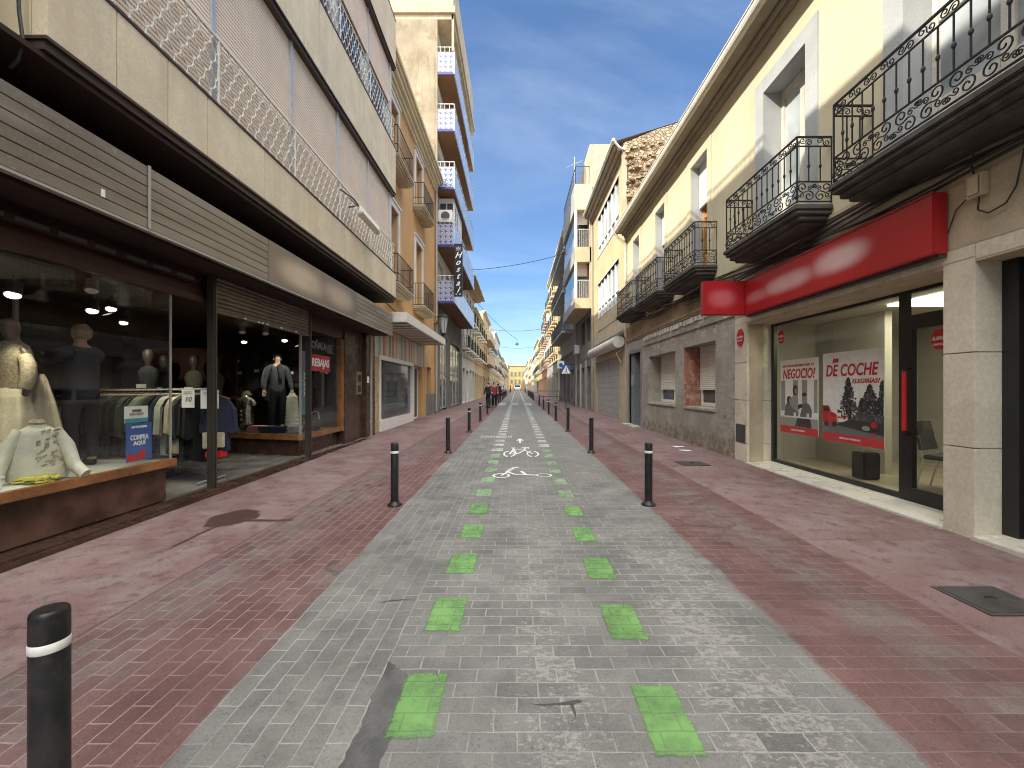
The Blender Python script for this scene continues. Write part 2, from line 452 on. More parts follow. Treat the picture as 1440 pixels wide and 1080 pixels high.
    lvl = t.m('SUBTRACT', .66, t.m('MULTIPLY', zz, t.ss(t.noise(1.5, 4), .3, .6, .04, .15)))
    lvl = t.m('SUBTRACT', lvl, t.m('MULTIPLY', t.m('SUBTRACT', br, .35), .09))
    rm = t.ss(t.m('SUBTRACT', res, lvl), 0, .05)
    rm = t.m('MULTIPLY', rm, t.m('SUBTRACT', 1, t.m('MULTIPLY', mort, .9)))
    c = t.mix(t.m('MULTIPLY', t.m('MULTIPLY', rm, t.ss(zz, .02, .3)), .48), c, (.40,.385,.355))
    # spilled water
    dx = t.m('DIVIDE', t.m('SUBTRACT', t.m('ADD', x, t.m('MULTIPLY', wob, 2.5)), -3.22), .27); dy = t.m('DIVIDE', t.m('SUBTRACT', t.m('ADD', y, t.m('MULTIPLY', wob, 3)), 4.72), .33)
    wet = t.ss(t.m('ADD', t.m('MULTIPLY', dx, dx), t.m('MULTIPLY', dy, dy)), .75, 1.05, 1, 0)
    ln = t.m('MULTIPLY', t.ss(t.m('ABSOLUTE', t.m('SUBTRACT', t.m('ADD', x, t.m('MULTIPLY', wob, .5)), -3.2)), .012, .03, 1, 0), t.m('MULTIPLY', t.ss(y, 3.75, 3.9), t.ss(y, 4.6, 4.9, 1, 0)))
    l2 = t.m('MULTIPLY', t.ss(t.m('ABSOLUTE', t.m('SUBTRACT', t.m('ADD', y, t.m('MULTIPLY', wob, .8)), 4.62)), .02, .06, 1, 0), t.m('MULTIPLY', t.ss(x, -3.2, -3.1), t.ss(x, -2.55, -2.45, 1, 0)))
    wet = t.m('MAXIMUM', wet, t.m('MAXIMUM', ln, l2))
    c = t.mix(t.m('MULTIPLY', wet, .9), c, (.065,.034,.026))
    c = t.mix(t.ss(t.noise(95, 3, rough=.8), .52, .66, 0, .55), c, t.mix(1, c, (.55,.54,.53), 'MULTIPLY'))
    c = t.mix(t.ss(t.noise(70, 3, rough=.8), .58, .70, 0, .4), c, t.mix(.5, c, (.36,.345,.33)))
    c = t.mix(t.ss(grain, .3, .7, 0, .35), c, t.mix(1, c, (.7,.7,.7), 'MULTIPLY'))
    rough = t.m('SUBTRACT', t.ss(mid, .2, .8, .62, .82), t.m('MULTIPLY', wet, .3))
    h = t.m('ADD', t.m('MULTIPLY', t.m('SUBTRACT', 1, t.m('MULTIPLY', mort, nosm)), .5), t.m('ADD', t.m('MULTIPLY', fine, .5), t.m('MULTIPLY', grain, .12)))
    return t.done(t.bsdf(c, rough, 0, .4, h, .6, .01))
M['ground'] = ground_mat()

def paint_mat(name, col, wear=.5, soft=False, opac=1):
    t = NT(name)
    n = t.noise(24, 6, rough=.75); n2 = t.noise(3, 3)
    f = t.ss(t.m('ADD', n, t.m('MULTIPLY', n2, .35)), wear, wear+.16)
    if soft:
        x_, y_, z_ = t.xyz()
        w2 = t.m('MULTIPLY', t.m('SUBTRACT', t.noise(5, 2), .5), .018); w3 = t.m('MULTIPLY', t.m('SUBTRACT', t.noise(4.3, 2, vec=t.vmul(t.pos(), (1.1,.9,1))), .5), .018)
        b = t.new('ShaderNodeTexBrick'); b.offset = .5; t.put(b.inputs['Vector'], t.comb(t.m('ADD', x_, w2), t.m('ADD', y_, w3), 0))
        for k, q in (('Scale', 1), ('Mortar Size', .006), ('Mortar Smooth', .6), ('Bias', 0), ('Brick Width', .205), ('Row Height', .1)): b.inputs[k].default_value = q
        f = t.m('MULTIPLY', t.m('MULTIPLY', f, t.m('SUBTRACT', 1, t.m('MULTIPLY', b.outputs['Fac'], .28))), t.ss(t.noise(7, 5, rough=.7), .3, .6, opac*.6, opac))
        gx, gy, gz = t.xyz(t.new('ShaderNodeTexCoord').outputs['Generated'])
        dx = t.m('SUBTRACT', .5, t.m('ABSOLUTE', t.m('SUBTRACT', gx, .5))); dy = t.m('SUBTRACT', .5, t.m('ABSOLUTE', t.m('SUBTRACT', gy, .5)))
        e = t.m('MULTIPLY', t.ss(t.m('ADD', dx, t.m('MULTIPLY', t.m('SUBTRACT', n, .5), .22)), .05, .12), t.ss(t.m('ADD', dy, t.m('MULTIPLY', t.m('SUBTRACT', n, .5), .16)), .03, .08))
        f = t.m('MULTIPLY', f, e)
    col2 = t.mix(t.ss(n2, .3, .7), sc3(col, .8), sc3(col, 1.15))
    d = t.bsdf(col2, .6, 0, .4, t.noise(90, 3), .3, .004)
    tr = t.new('ShaderNodeBsdfTransparent'); mx = t.new('ShaderNodeMixShader')
    t.put(mx.inputs[0], f); t.l.new(tr.outputs[0], mx.inputs[1]); t.l.new(d, mx.inputs[2])
    return t.done(mx.outputs[0])
M['green_paint'] = paint_mat('green_road_paint', (.15,.30,.095), .42, True, .92)
M['pale_paint'] = paint_mat('faded_green_paint', (.24,.34,.21), .40, True, .9)
M['white_paint'] = paint_mat('white_road_paint', (.40,.40,.385), .52)

M['symbol_paint'] = paint_mat('white_symbol_paint', (.66,.66,.64), .40)
def stonewall_mat():
    t = NT('rubble_stone')
    p = t.pos()
    vv = t.voro(5.5, vec=t.vmul(p, (1, 1, 1.3)))
    e = t.voro(5.5, vec=t.vmul(p, (1, 1, 1.3)), feature='DISTANCE_TO_EDGE')['Distance']
    hsv = t.new('ShaderNodeSeparateColor'); t.l.new(vv['Color'], hsv.inputs[0])
    c = t.mix(hsv.outputs[0], (.36,.26,.15), (.62,.50,.33))
    c = t.mix(t.ss(e, .0, .07, .85, 0), c, (.42,.35,.25))
    n = t.noise(22, 5)
    c = t.mix(t.ss(n, .35, .7, 0, .5), c, (.3,.23,.15))
    return t.done(t.bsdf(c, .9, 0, .2, t.m('ADD', t.ss(e, 0, .14), t.m('MULTIPLY', n, .35)), 1.0, .07))
M['rubble'] = stonewall_mat()

def grey_render_mat():
    t = NT('patchy_grey_render')
    a = t.noise(1.1, 8, rough=.65); b = t.noise(5, 8, rough=.72); c3 = t.noise(60, 3); x, y, z = t.xyz()
    c = t.mix(t.ss(a, .3, .7), (.27,.25,.215), (.40,.375,.33))
    c = t.mix(t.ss(b, .52, .70, 0, .7), c, (.17,.15,.125))
    c = t.mix(t.m('MULTIPLY', t.ss(b, .4, .32), .7), c, (.52,.48,.41))
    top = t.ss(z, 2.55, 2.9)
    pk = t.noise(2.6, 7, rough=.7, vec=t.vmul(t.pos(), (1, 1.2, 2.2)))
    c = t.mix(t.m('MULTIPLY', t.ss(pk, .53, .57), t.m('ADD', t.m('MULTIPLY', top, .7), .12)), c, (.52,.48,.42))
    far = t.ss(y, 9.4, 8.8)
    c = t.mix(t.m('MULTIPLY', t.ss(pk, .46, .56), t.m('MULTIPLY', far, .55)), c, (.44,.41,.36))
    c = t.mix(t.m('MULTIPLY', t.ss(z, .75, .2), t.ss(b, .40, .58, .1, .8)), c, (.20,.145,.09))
    h = t.m('ADD', t.m('MULTIPLY', b, 1.2), t.m('ADD', t.m('MULTIPLY', c3, .3), t.ss(pk, .52, .57)))
    return t.done(t.bsdf(c, .9, 0, .25, h, .55, .025))
M['grey_render'] = grey_render_mat()

def azulejo_mat():
    t = NT('blue_patterned_tile'); x, y, z = t.xyz()
    s = .28
    u = t.m('SUBTRACT', t.m('FRACT', t.m('DIVIDE', t.m('ADD', x, y), s)), .5); v = t.m('SUBTRACT', t.m('FRACT', t.m('DIVIDE', z, s)), .5)
    r = t.m('SQRT', t.m('ADD', t.m('MULTIPLY', u, u), t.m('MULTIPLY', v, v)))
    a = t.m('SINE', t.m('MULTIPLY', t.m('ARCTAN2', v, u), 4))
    k = t.m('ADD', r, t.m('MULTIPLY', a, .09))
    f = t.m('MAXIMUM', t.m('MULTIPLY', t.ss(k, .13, .16), t.ss(k, .25, .28, 1, 0)), t.ss(k, .44, .47))
    n = t.noise(4, 3)
    c = t.mix(f, (.47,.49,.55), (.09,.10,.25))
    return t.done(t.bsdf(t.mix(t.ss(n,.3,.7,0,.2), c, (.5,.5,.55)), .2, 0, .5))
M['azulejo'] = azulejo_mat()
def flecked(name, a, b, rough):
    t = NT(name)
    n = t.noise(2.2, 5); f = t.voro(4)['Distance']
    c = t.mix(t.ss(n, .3, .7), sc3(a, .85), sc3(a, 1.1)); c = t.mix(t.ss(f, .1, .16, .8, 0), c, b)
    return t.done(t.bsdf(c, rough, 0, .5))
M['bluewhite'] = flecked('pale_blue_glazed_panel', (.45,.52,.66), (.12,.14,.3), .22)
M['stripes'] = None
def stripes_mat():
    t = NT('coloured_stripe_panel'); x, y, z = t.xyz()
    nd = t.new('ShaderNodeValToRGB'); nd.color_ramp.interpolation = 'CONSTANT'
    cs = [(0,(.55,.52,.46)),(.08,(.20,.36,.36)),(.2,(.62,.60,.55)),(.27,(.42,.10,.05)),(.34,(.55,.40,.18)),(.42,(.58,.55,.5)),(.52,(.16,.2,.25)),(.6,(.60,.55,.45)),(.66,(.45,.2,.1)),(.74,(.6,.56,.5)),(.83,(.5,.35,.15)),(.9,(.62,.6,.55))]
    cr = nd.color_ramp
    while len(cr.elements) < len(cs): cr.elements.new(.5)
    for e, (p, c) in zip(cr.elements, cs): e.position = p; e.color = (*c, 1)
    t.put(nd.inputs[0], t.m('FRACT', t.m('DIVIDE', y, 2.6)))
    return t.done(t.bsdf(t.mix(t.ss(t.noise(3, 4), .3, .7, 0, .3), nd.outputs[0], (.4,.35,.3)), .5, 0, .4))
M['stripes'] = stripes_mat()
M['stone_tile'] = weathered('sandy_stone_tiles', (.44,.33,.2), .25, 9, .7, .4, 30, .2, (.3,.2,.1))

def text_mesh(s, size, bold=0.0, shear=0.0, align='CENTER'):
    cu = bpy.data.curves.new('lettering', 'FONT')
    cu.body = s; cu.size = size; cu.offset = bold; cu.shear = shear; cu.align_x = align; cu.align_y = 'CENTER'
    cu.extrude = .0015; cu.resolution_u = 3
    o = bpy.data.objects.new('lettering', cu); COL.objects.link(o)
    bpy.context.view_layer.update()
    me = bpy.data.meshes.new_from_object(o.evaluated_get(bpy.context.evaluated_depsgraph_get()))
    bpy.data.objects.remove(o)
    return me

def lettering(s, size, mat, origin, xdir, updir, parent, bold=0.0, shear=0.0, width=None, align='CENTER', name='lettering'):
    me = text_mesh(s, size, bold, shear, align)
    xs = [v.co.x for v in me.vertices]
    k = 1
    if width and xs: k = width / max(1e-6, max(xs) - min(xs))
    xd = Vector(xdir).normalized(); ud = Vector(updir).normalized(); nd = xd.cross(ud)
    mt = Matrix(((xd.x*k, ud.x, nd.x, origin[0]), (xd.y*k, ud.y, nd.y, origin[1]), (xd.z*k, ud.z, nd.z, origin[2]), (0,0,0,1)))
    mb = MB(); mb.add_mesh(me, mt)
    return mb.build(name, mat, parent)

def skin_mesh(verts, edges, radii, sub=1, root=0):
    me = bpy.data.meshes.new('skeleton'); me.from_pydata(verts, edges, [])
    o = bpy.data.objects.new('skeleton', me); COL.objects.link(o)
    md = o.modifiers.new('skin', 'SKIN'); md.use_smooth_shade = True
    for i, sv in enumerate(me.skin_vertices[0].data):
        r = radii[i]; sv.radius = r if isinstance(r, tuple) else (r, r); sv.use_root = (i == root)
    s = o.modifiers.new('sub', 'SUBSURF'); s.levels = sub; s.render_levels = sub
    bpy.context.view_layer.update()
    out = bpy.data.meshes.new_from_object(o.evaluated_get(bpy.context.evaluated_depsgraph_get()))
    bpy.data.objects.remove(o)
    return out
# ------------------------------------------------------------------ camera, sky, sun
cam_d = bpy.data.cameras.new('camera'); cam = bpy.data.objects.new('camera', cam_d); COL.objects.link(cam)
cam.location = (0, 0, 1.5); cam.rotation_euler = (R(90), 0, 0)
cam_d.sensor_width = 36; cam_d.lens = 585/1440*36; cam_d.shift_x = -7/1440; cam_d.shift_y = 7/1440
cam_d.clip_start = .05; cam_d.clip_end = 2000
scene.camera = cam
SUNV = Vector((-1, -.5, .85)).normalized()
elev = math.asin(SUNV.z); az = math.atan2(SUNV.x, SUNV.y)
w = bpy.data.worlds.new('World'); scene.world = w; w.use_nodes = True
nt = w.node_tree; nt.nodes.clear()
def wn(t, **k):
    n = nt.nodes.new(t)
    for a, b in k.items(): setattr(n, a, b)
    return n
sky = wn('ShaderNodeTexSky', sky_type='NISHITA', sun_disc=False, sun_elevation=elev, sun_rotation=az, altitude=100, air_density=1.0, dust_density=.6, ozone_density=5)
tc = wn('ShaderNodeTexCoord'); sx = wn('ShaderNodeSeparateXYZ'); nt.links.new(tc.outputs['Generated'], sx.inputs[0])
def wm(op, a, b=None):
    n = wn('ShaderNodeMath', operation=op)
    for i, v in enumerate((a, b)):
        if v is None: continue
        if isinstance(v, bpy.types.NodeSocket): nt.links.new(v, n.inputs[i])
        else: n.inputs[i].default_value = v
    return n.outputs[0]
zc = wm('ADD', wm('MAXIMUM', sx.outputs[2], 0), .22)
cv = wn('ShaderNodeCombineXYZ')
nt.links.new(wm('MULTIPLY', wm('DIVIDE', sx.outputs[0], zc), .55), cv.inputs[0]); nt.links.new(wm('DIVIDE', sx.outputs[1], zc), cv.inputs[1])
no = wn('ShaderNodeTexNoise'); no.inputs['Scale'].default_value = 1.15; no.inputs['Detail'].default_value = 7; no.inputs['Roughness'].default_value = .55; no.inputs['Distortion'].default_value = .6
nt.links.new(cv.outputs[0], no.inputs['Vector'])
mr = wn('ShaderNodeMapRange', interpolation_type='SMOOTHSTEP'); nt.links.new(no.outputs[0], mr.inputs[0])
mr.inputs[1].default_value = .44; mr.inputs[2].default_value = .85; mr.inputs[3].default_value = 0; mr.inputs[4].default_value = .5
mxw = wn('ShaderNodeMix', data_type='RGBA'); nt.links.new(mr.outputs[0], mxw.inputs[0]); hs = wn('ShaderNodeHueSaturation'); hs.inputs['Saturation'].default_value = 1.05; nt.links.new(sky.outputs[0], hs.inputs['Color']); nt.links.new(hs.outputs[0], mxw.inputs[6]); mxw.inputs[7].default_value = (5.2, 5.9, 6.8, 1)
# bright cloud bank added overhead and behind, out of view, to fill the shade
fill_bank = wm('ADD', wm('MULTIPLY', sx.outputs[1], -1), wm('MULTIPLY', wm('SUBTRACT', sx.outputs[2], .80), 2.2))
mr2 = wn('ShaderNodeMapRange', interpolation_type='SMOOTHSTEP'); nt.links.new(wm('ADD', fill_bank, wm('MULTIPLY', wm('SUBTRACT', no.outputs[0], .5), .5)), mr2.inputs[0])
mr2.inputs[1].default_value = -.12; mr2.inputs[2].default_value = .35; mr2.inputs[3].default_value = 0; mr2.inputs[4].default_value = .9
mx2 = wn('ShaderNodeMix', data_type='RGBA'); nt.links.new(mr2.outputs[0], mx2.inputs[0]); nt.links.new(mxw.outputs[2], mx2.inputs[6]); mx2.inputs[7].default_value = (FILL_CLOUD*1.0, FILL_CLOUD*.985, FILL_CLOUD*.92, 1)
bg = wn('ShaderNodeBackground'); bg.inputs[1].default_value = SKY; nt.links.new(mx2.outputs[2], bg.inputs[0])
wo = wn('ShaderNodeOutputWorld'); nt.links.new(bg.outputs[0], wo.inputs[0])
sd = bpy.data.lights.new('sun', 'SUN'); sd.energy = SUN; sd.angle = R(.5); sd.color = (1, .93, .80)
so = bpy.data.objects.new('sun', sd); COL.objects.link(so); so.location = SUNV*60
so.rotation_euler = (-SUNV).to_track_quat('-Z', 'Y').to_euler()
scene.view_settings.view_transform = 'Standard'; scene.view_settings.look = 'None'
scene.view_settings.exposure = EXPOSURE; scene.view_settings.gamma = 1
scene.cycles.filter_width = 1.1; scene.cycles.max_bounces = 8; scene.cycles.transparent_max_bounces = 12; scene.cycles.use_denoising = True
scene.cycles.caustics_reflective = False; scene.cycles.caustics_refractive = False
scene.cycles.sample_clamp_indirect = 6

# ------------------------------------------------------------------ ground
def strip(name, x0, x1, y0, y1, dz, mat, n=1):
    mb = MB()
    ys = [y0 + (y1-y0)*i/n for i in range(n+1)]
    if y0 < 160 < y1: ys = sorted(set(ys) | {160})
    for a, b in zip(ys, ys[1:]):
        mb.face([(x0,a,g(a)+dz),(x1,a,g(a)+dz),(x1,b,g(b)+dz),(x0,b,g(b)+dz)])
    return mb.build(name, mat, kind='structure')
strip('ground', -400, 400, -200, 900, -.02, M['dark_concrete'])
strip('road', -1.4, 1.62, -14, 300, 0, M['ground'])
strip('pavement_left', -4.9, -1.4, -14, 162, 0, M['ground'])
strip('pavement_right', 1.62, 5.2, -14, 162, 0, M['ground'])

def flat(name, pts, mat, dz=.004):
    mb = MB(); mb.face([(x, y, g(y)+dz) for x, y in pts]); return mb.build(name, mat, kind='structure')
def ragged(x0, x1, y0, y1, j=.012, n=7):
    P = []
    for i in range(n): P.append((x0 + (x1-x0)*i/n, y0))
    for i in range(n): P.append((x1, y0 + (y1-y0)*i/n))
    for i in range(n): P.append((x1 - (x1-x0)*i/n, y1))
    for i in range(n): P.append((x0, y1 - (y1-y0)*i/n))
    return [(x + rnd.uniform(-j, j), y + rnd.uniform(-j, j)*1.6) for x, y in P]
for k in range(48):
    for X, st in ((-.46, 1.78), (.67, 1.69)):
        y0 = st + .772*k
        if y0 > 36: continue
        wd = .105 if X < 0 else .1
        w2 = wd*rnd.uniform(.9, 1.08)
        mat = M['green_paint'] if y0 < 5.4 else M['pale_paint'] if y0 < 9.5 else M['white_paint']
        o = flat('road_marking', ragged(X-w2-.02, X+w2+.02, y0-.03, y0+.40, .004), mat)
for X in (-.5, .66):
    for k in range(9):
        y0 = 36.9 + k*10.2
        flat('road_marking', ragged(X-.06, X+.06, y0, y0+10, .01), M['white_paint'])
for yc, rows in ((33.6, 3), (128, 3)):
    for X in (-1.2, -.18, .86):
        flat('road_marking', ragged(X-.29, X+.29, yc-2.2, yc+2.2, .02), M['white_paint'])

def stroke(mb, pts, wd, dz=.006, sy=1):
    pts = [Vector(p) for p in pts]
    for a, b in zip(pts, pts[1:]):
        d = (b-a); L = d.length
        if L < 1e-6: continue
        n = Vector((-d.y, d.x)) / L
        wv = Vector((n.x*wd, n.y*wd*sy))
        q = [a+wv, a-wv, b-wv, b+wv]
        mb.face([(v.x, v.y, g(v.y)+dz) for v in q])
def ring_pts(cx, cy, rx, ry, a0=0, a1=360, n=26): return [(cx+rx*math.cos(R(a0+(a1-a0)*i/n)), cy+ry*math.sin(R(a0+(a1-a0)*i/n))) for i in range(n+1)]
def stroke_ring(mb, cx, cy, rx, ry, w_, a0, a1, dz=.006, n=22):
    o = ring_pts(cx, cy, rx, ry, a0, a1, n); i_ = ring_pts(cx, cy, rx-w_, ry-w_*ry/rx, a0, a1, n)
    for k in range(n):
        mb.face([(p[0], p[1], g(p[1])+dz) for p in (o[k], o[k+1], i_[k+1], i_[k])])
bk = MB()
for cx in (-.165, .345):
    stroke_ring(bk, cx, 9.1, .135, .40, .032, 100, 255); stroke_ring(bk, cx, 9.1, .135, .40, .032, 285, 435)
for ps in ([(-.165,9.1),(-.08,9.75),(.16,9.75)], [(-.165,9.1),(.0,9.05),(-.08,9.75)], [(.0,9.05),(.17,9.6),(.21,10.05),(.27,10.05),(.27,9.85)], [(.17,9.6),(.345,9.1)], [(-.14,9.95),(-.04,9.95)], [(-.08,9.75),(-.09,9.95)], [(.12,9.98),(.21,10.05)]):
    stroke(bk, ps, .018, sy=2.2)
bk.build('road_marking', M['symbol_paint'], kind='structure')
scm = MB()
stroke_ring(scm, -.26, 6.9, .145, .17, .03, 0, 360); stroke_ring(scm, .45, 6.92, .135, .13, .03, 0, 360)
for ps in ([(-.26,6.9),(-.16,7.2),(-.06,7.58),(.03,7.58)], [(-.16,7.2),(-.04,7.0),(.33,6.93)]): stroke(scm, ps, .018, sy=1.6)
stroke(scm, [(-.17,7.2),(-.08,7.5)], .035, sy=1.2)
for q in ([(.05,7.25),(.1,7.25),(.17,7.0),(.12,6.98)],):
    scm.face([(x, y, g(y)+.006) for x, y in q])
scm.build('road_marking', M['symbol_paint'], kind='structure')
flat('road_marking', [(.055,10.8),(.105,10.8),(.105,11.3),(.19,11.25),(.08,11.75),(-.03,11.25),(.055,11.3)], M['symbol_paint'], .006)

# repaired strip of dark asphalt
pm = weathered('dark_asphalt_patch', (.095,.094,.094), .3, 6, .85, .8, 70, 0, None, (.06,.06,.06), .7)
P0 = [(-.80,1.45),(-.86,1.75),(-.80,2.05),(-.74,2.22),(-.68,2.36),(-.60,2.28),(-.555,2.12),(-.575,2.05),(-.63,1.98),(-.66,1.86),(-.66,1.7),(-.62,1.58),(-.64,1.45)]
P = []
K = [(-.70,1.3),(-.695,1.63),(-.688,1.83),(-.697,2.0),(-.70,2.262),(-.64,2.21),(-.556,2.14),(-.548,2.02),(-.528,1.83),(-.543,1.66),(-.56,1.45),(-.57,1.3)]
for a, c in zip(K, K[1:]):
    for i in range(6): P.append((a[0]+(c[0]-a[0])*i/6+rnd.uniform(-.008,.008), a[1]+(c[1]-a[1])*i/6+rnd.uniform(-.006,.006)))
flat('asphalt_patch', P, pm, .003)

cm = plain('dark_crack', (.06,.058,.055), .9)
for pts in ([(.06,1.957),(.13,1.955),(.2,1.962),(.29,1.985),(.31,1.972),(.26,1.954),(.2,1.951),(.12,1.948)], [(.25,1.952),(.266,1.952),(.27,1.90),(.266,1.862),(.258,1.90)], [(-.96,2.862),(-.9,2.893),(-.80,2.912),(-.70,2.905),(-.79,2.905),(-.89,2.885)]):
    flat('road_crack', pts, cm, .0035)

# ------------------------------------------------------------------ bollards
lean = []
def bollard(x, y, ring, label):
    z = g(y); t = thing('bollard', label, 'bollard', (x, y, z), 'bollards along both sides of the road'); lean.append(t)
    b = MB(); b.lathe(x, y, [(.048, z+.03), (.048, z+.765), (.046, z+.776), (.041, z+.782)], 28); b.build('post', M['bollard'], t, smooth=True)
    f = MB(); f.lathe(x, y, [(.088, z), (.088, z+.012), (.078, z+.026), (.062, z+.036), (.052, z+.055), (.049, z+.06)], 24); f.build('base_flange', M['bollard'], t, smooth=True)
    if ring:
        r_ = MB(); r_.lathe(x, y, [(.0485, z+.655), (.0495, z+.657), (.0495, z+.683), (.0485, z+.685)], 28); r_.build('ring', M['ring'], t, smooth=True)
ordn = ['first','second','third','fourth','fifth','sixth','seventh','eighth','ninth','tenth','eleventh','twelfth','thirteenth','fourteenth','fifteenth','sixteenth','seventeenth','eighteenth']
ringsL = {0:1,1:1,3:1,4:1,6:1}; 
ringsR = {0:1,3:1,4:1,5:1,7:1}
ysL = [1.34,5.2,9.24,13.3,17.4,21.6,30.6,34.8,39,43.2,47.4,51.6,55.8,60]
ysR = [5.22,9.24,13.5,17.7,21.6,25.8,30.8,41.5,44.5,47.5,50.5,54,58,62]
for i, y in enumerate(ysL):
    r_ = ringsL.get(i, 0)
    lab = 'black bollard cut off by the bottom left corner, closest of all, with a white ring' if i == 0 else f"black bollard {'with white ring' if r_ else 'without a ring'}, {ordn[i]} from the camera in the left row"
    bollard(-1.505 if i == 0 else -1.53, y, r_, lab)
for i, y in enumerate(ysR):
    r_ = ringsR.get(i, 0)
    bollard(1.65, y, r_, f"black bollard {'with white ring' if r_ else 'without a ring'}, {ordn[i]} from the camera in the right row")

for i, t in enumerate(lean):
    if i: t.rotation_euler = (R(rnd.uniform(-1, 1)), R(rnd.uniform(-1, 1)), R(rnd.uniform(0, 360)))

# ------------------------------------------------------------------ covers, litter
def cover(x0, x1, y0, y1, name, label):
    c = MB(); n = 1; zc = g((y0+y1)/2)
    t = thing(name, label, 'manhole cover', ((x0+x1)/2, (y0+y1)/2, zc))
    c.box(x0, x1, y0, y1, zc-.03, zc+.009)
    c.build('frame', M['dkgrey'], t)
    p = MB(); p.box(x0+.025, x1-.025, y0+.025, y1-.025, zc, zc+.013)
    cx, cy = (x0+x1)/2, (y0+y1)/2
    p.tube([(cx-.04,cy,zc+.012),(cx-.03,cy+.02,zc+.02),(cx+.03,cy+.02,zc+.02),(cx+.04,cy,zc+.012)], .006, 5)
    p.build('plate', weathered('cast_iron_cover', (.06,.055,.052), .25, 6, .6, .5, 55), t, bevel=.003)
cover(3.08, 3.54, 2.70, 3.10, 'manhole_cover', 'dark rectangular cover in the red pavement at the lower right')
cover(3.1, 3.62, 7.75, 8.2, 'manhole_cover', 'small grey cover in the pavement beside the grey wall')
gr = MB(); zz = g(12.1)
for k in range(13):
    x = -1.05 + .072*k
    gr.box(x, x+.04, 11.85, 12.4, zz-.01, zz+.008)
tag(gr.build('drain_grate', M['zinc'], loc=(-.6, 12.1, zz)), 'slotted grey drain grate set in the road left of the arrow', 'drain grate')
for k, (x, y, lab) in enumerate(((3.92, 10.15, 'flat white scrap of paper on the pavement nearer the wall window'), (3.85, 9.55, 'crumpled white scrap of paper lying nearest the grey cover'))):
    s = MB(); pts = [(x + .16*math.cos(a)*rnd.uniform(.7,1.1), y + .13*math.sin(a)*rnd.uniform(.7,1.1), g(y)+.006+rnd.uniform(0,.012)) for a in [2*PI*i/9 for i in range(9)]]
    for i in range(9): s.face([(x, y, g(y)+.02), pts[i], pts[(i+1) % 9]])
    tag(s.build('paper_scrap', M['paper'], loc=(x, y, g(y))), lab, 'litter')
# ------------------------------------------------------------------ ironwork
def s_scroll(a, turns=1.35, n=22, c=.16):
    h = []
    for i in range(n+1):
        f = i/n; ph = turns*2*PI*(1-f); r = a*(c + (1-c)*f**.9)
        h.append((-a + r*math.cos(ph), r*math.sin(ph)))
    return h + [(-x, -y) for x, y in h[::-1][1:]]
def put_scroll(mb, fn, cu, cv, a, ang, flip=1, r=.006, squash=1):
    ca, sa = math.cos(ang), math.sin(ang)
    pts = []
    for x, y in s_scroll(a):
        y *= flip*squash
        pts.append(fn(cu + x*ca - y*sa, cv + x*sa + y*ca))
    mb.tube(pts, r, 4, caps=False)
def iron_panel(mb, fn, L, z0, z1, ends=(True, True), bar=.0085):
    """one straight run of scrolled railing; fn(u, z) gives the 3d point"""
    zl, zf = z0 + .30, z1 - .13
    for z, r in ((z0+.02, .011), (zl, .012), (zf, .011), (z1, .016)):
        mb.tube([fn(0, z), fn(L, z)], r, 4)
    n = max(2, round(L/.145))
    for i in range(n+1):
        if (i == 0 and not ends[0]) or (i == n and not ends[1]): continue
        u = L*i/n; r = .012 if i in (0, n) else bar
        a, b = (z0, z1) if i in (0, n) else (zl, zf)
        mb.tube([fn(u, a), fn(u, b)], r, 4)
        if i not in (0, n):
            zk = (zl+zf)/2 - .03
            mb.tube([fn(u, zk-.03), fn(u, zk-.012), fn(u, zk+.012), fn(u, zk+.03)], [bar, .019, .019, bar], 6)
    k = max(1, round(L/.215))
    for i in range(k):
        put_scroll(mb, fn, L*(i+.5)/k, (zf+z1)/2, .046, .25, 1 if i % 2 else -1, .0065, 1.0)
    k = max(1, round(L/.27)); h = (zl - z0 - .02)
    for i in range(k):
        u = L*(i+.5)/k; sg = 1 if i % 2 else -1
        put_scroll(mb, fn, u, z0 + .02 + h*.5, .075, sg*.95, sg, .0075)
        put_scroll(mb, fn, u + .09*sg, z0 + .02 + h*.27, .035, -sg*.5, -sg, .006)
        put_scroll(mb, fn, u - .09*sg, z0 + .02 + h*.74, .035, -sg*.5, -sg, .006)
def iron_balcony(F, parent, y0, y1, zs, zr, proj=.5, slab=.26, mat_slab=None, name='balcony', fancy=True, plainmat=None):
    s = MB()
    F.box(s, 0, proj+.04, y0-.04, y1+.04, zs+slab-.07, zs+slab)
    F.box(s, 0, proj+.01, y0-.015, y1+.015, zs+slab-.13, zs+slab-.07)
    F.box(s, 0, proj-.05, y0+.03, y1-.03, zs+.06, zs+slab-.13)
    F.box(s, 0, proj-.12, y0+.09, y1-.09, zs, zs+.06)
    b = s.build(name, mat_slab or M['balcony_stone'], parent, bevel=.012)
    r = MB(); z0 = zs + slab + .03; p = proj - .01
    if fancy:
        iron_panel(r, lambda u, z: F.p(p, y0+u, z), y1-y0, z0, zr)
        iron_panel(r, lambda u, z: F.p(u, y0, z), p, z0, zr, (True, False))
        iron_panel(r, lambda u, z: F.p(u, y1, z), p, z0, zr, (True, False))
    else:
        bars_rail(r, F, y0, y1, z0, zr, p)
    r.build('railing', plainmat or M['black_iron'], b)
    return b
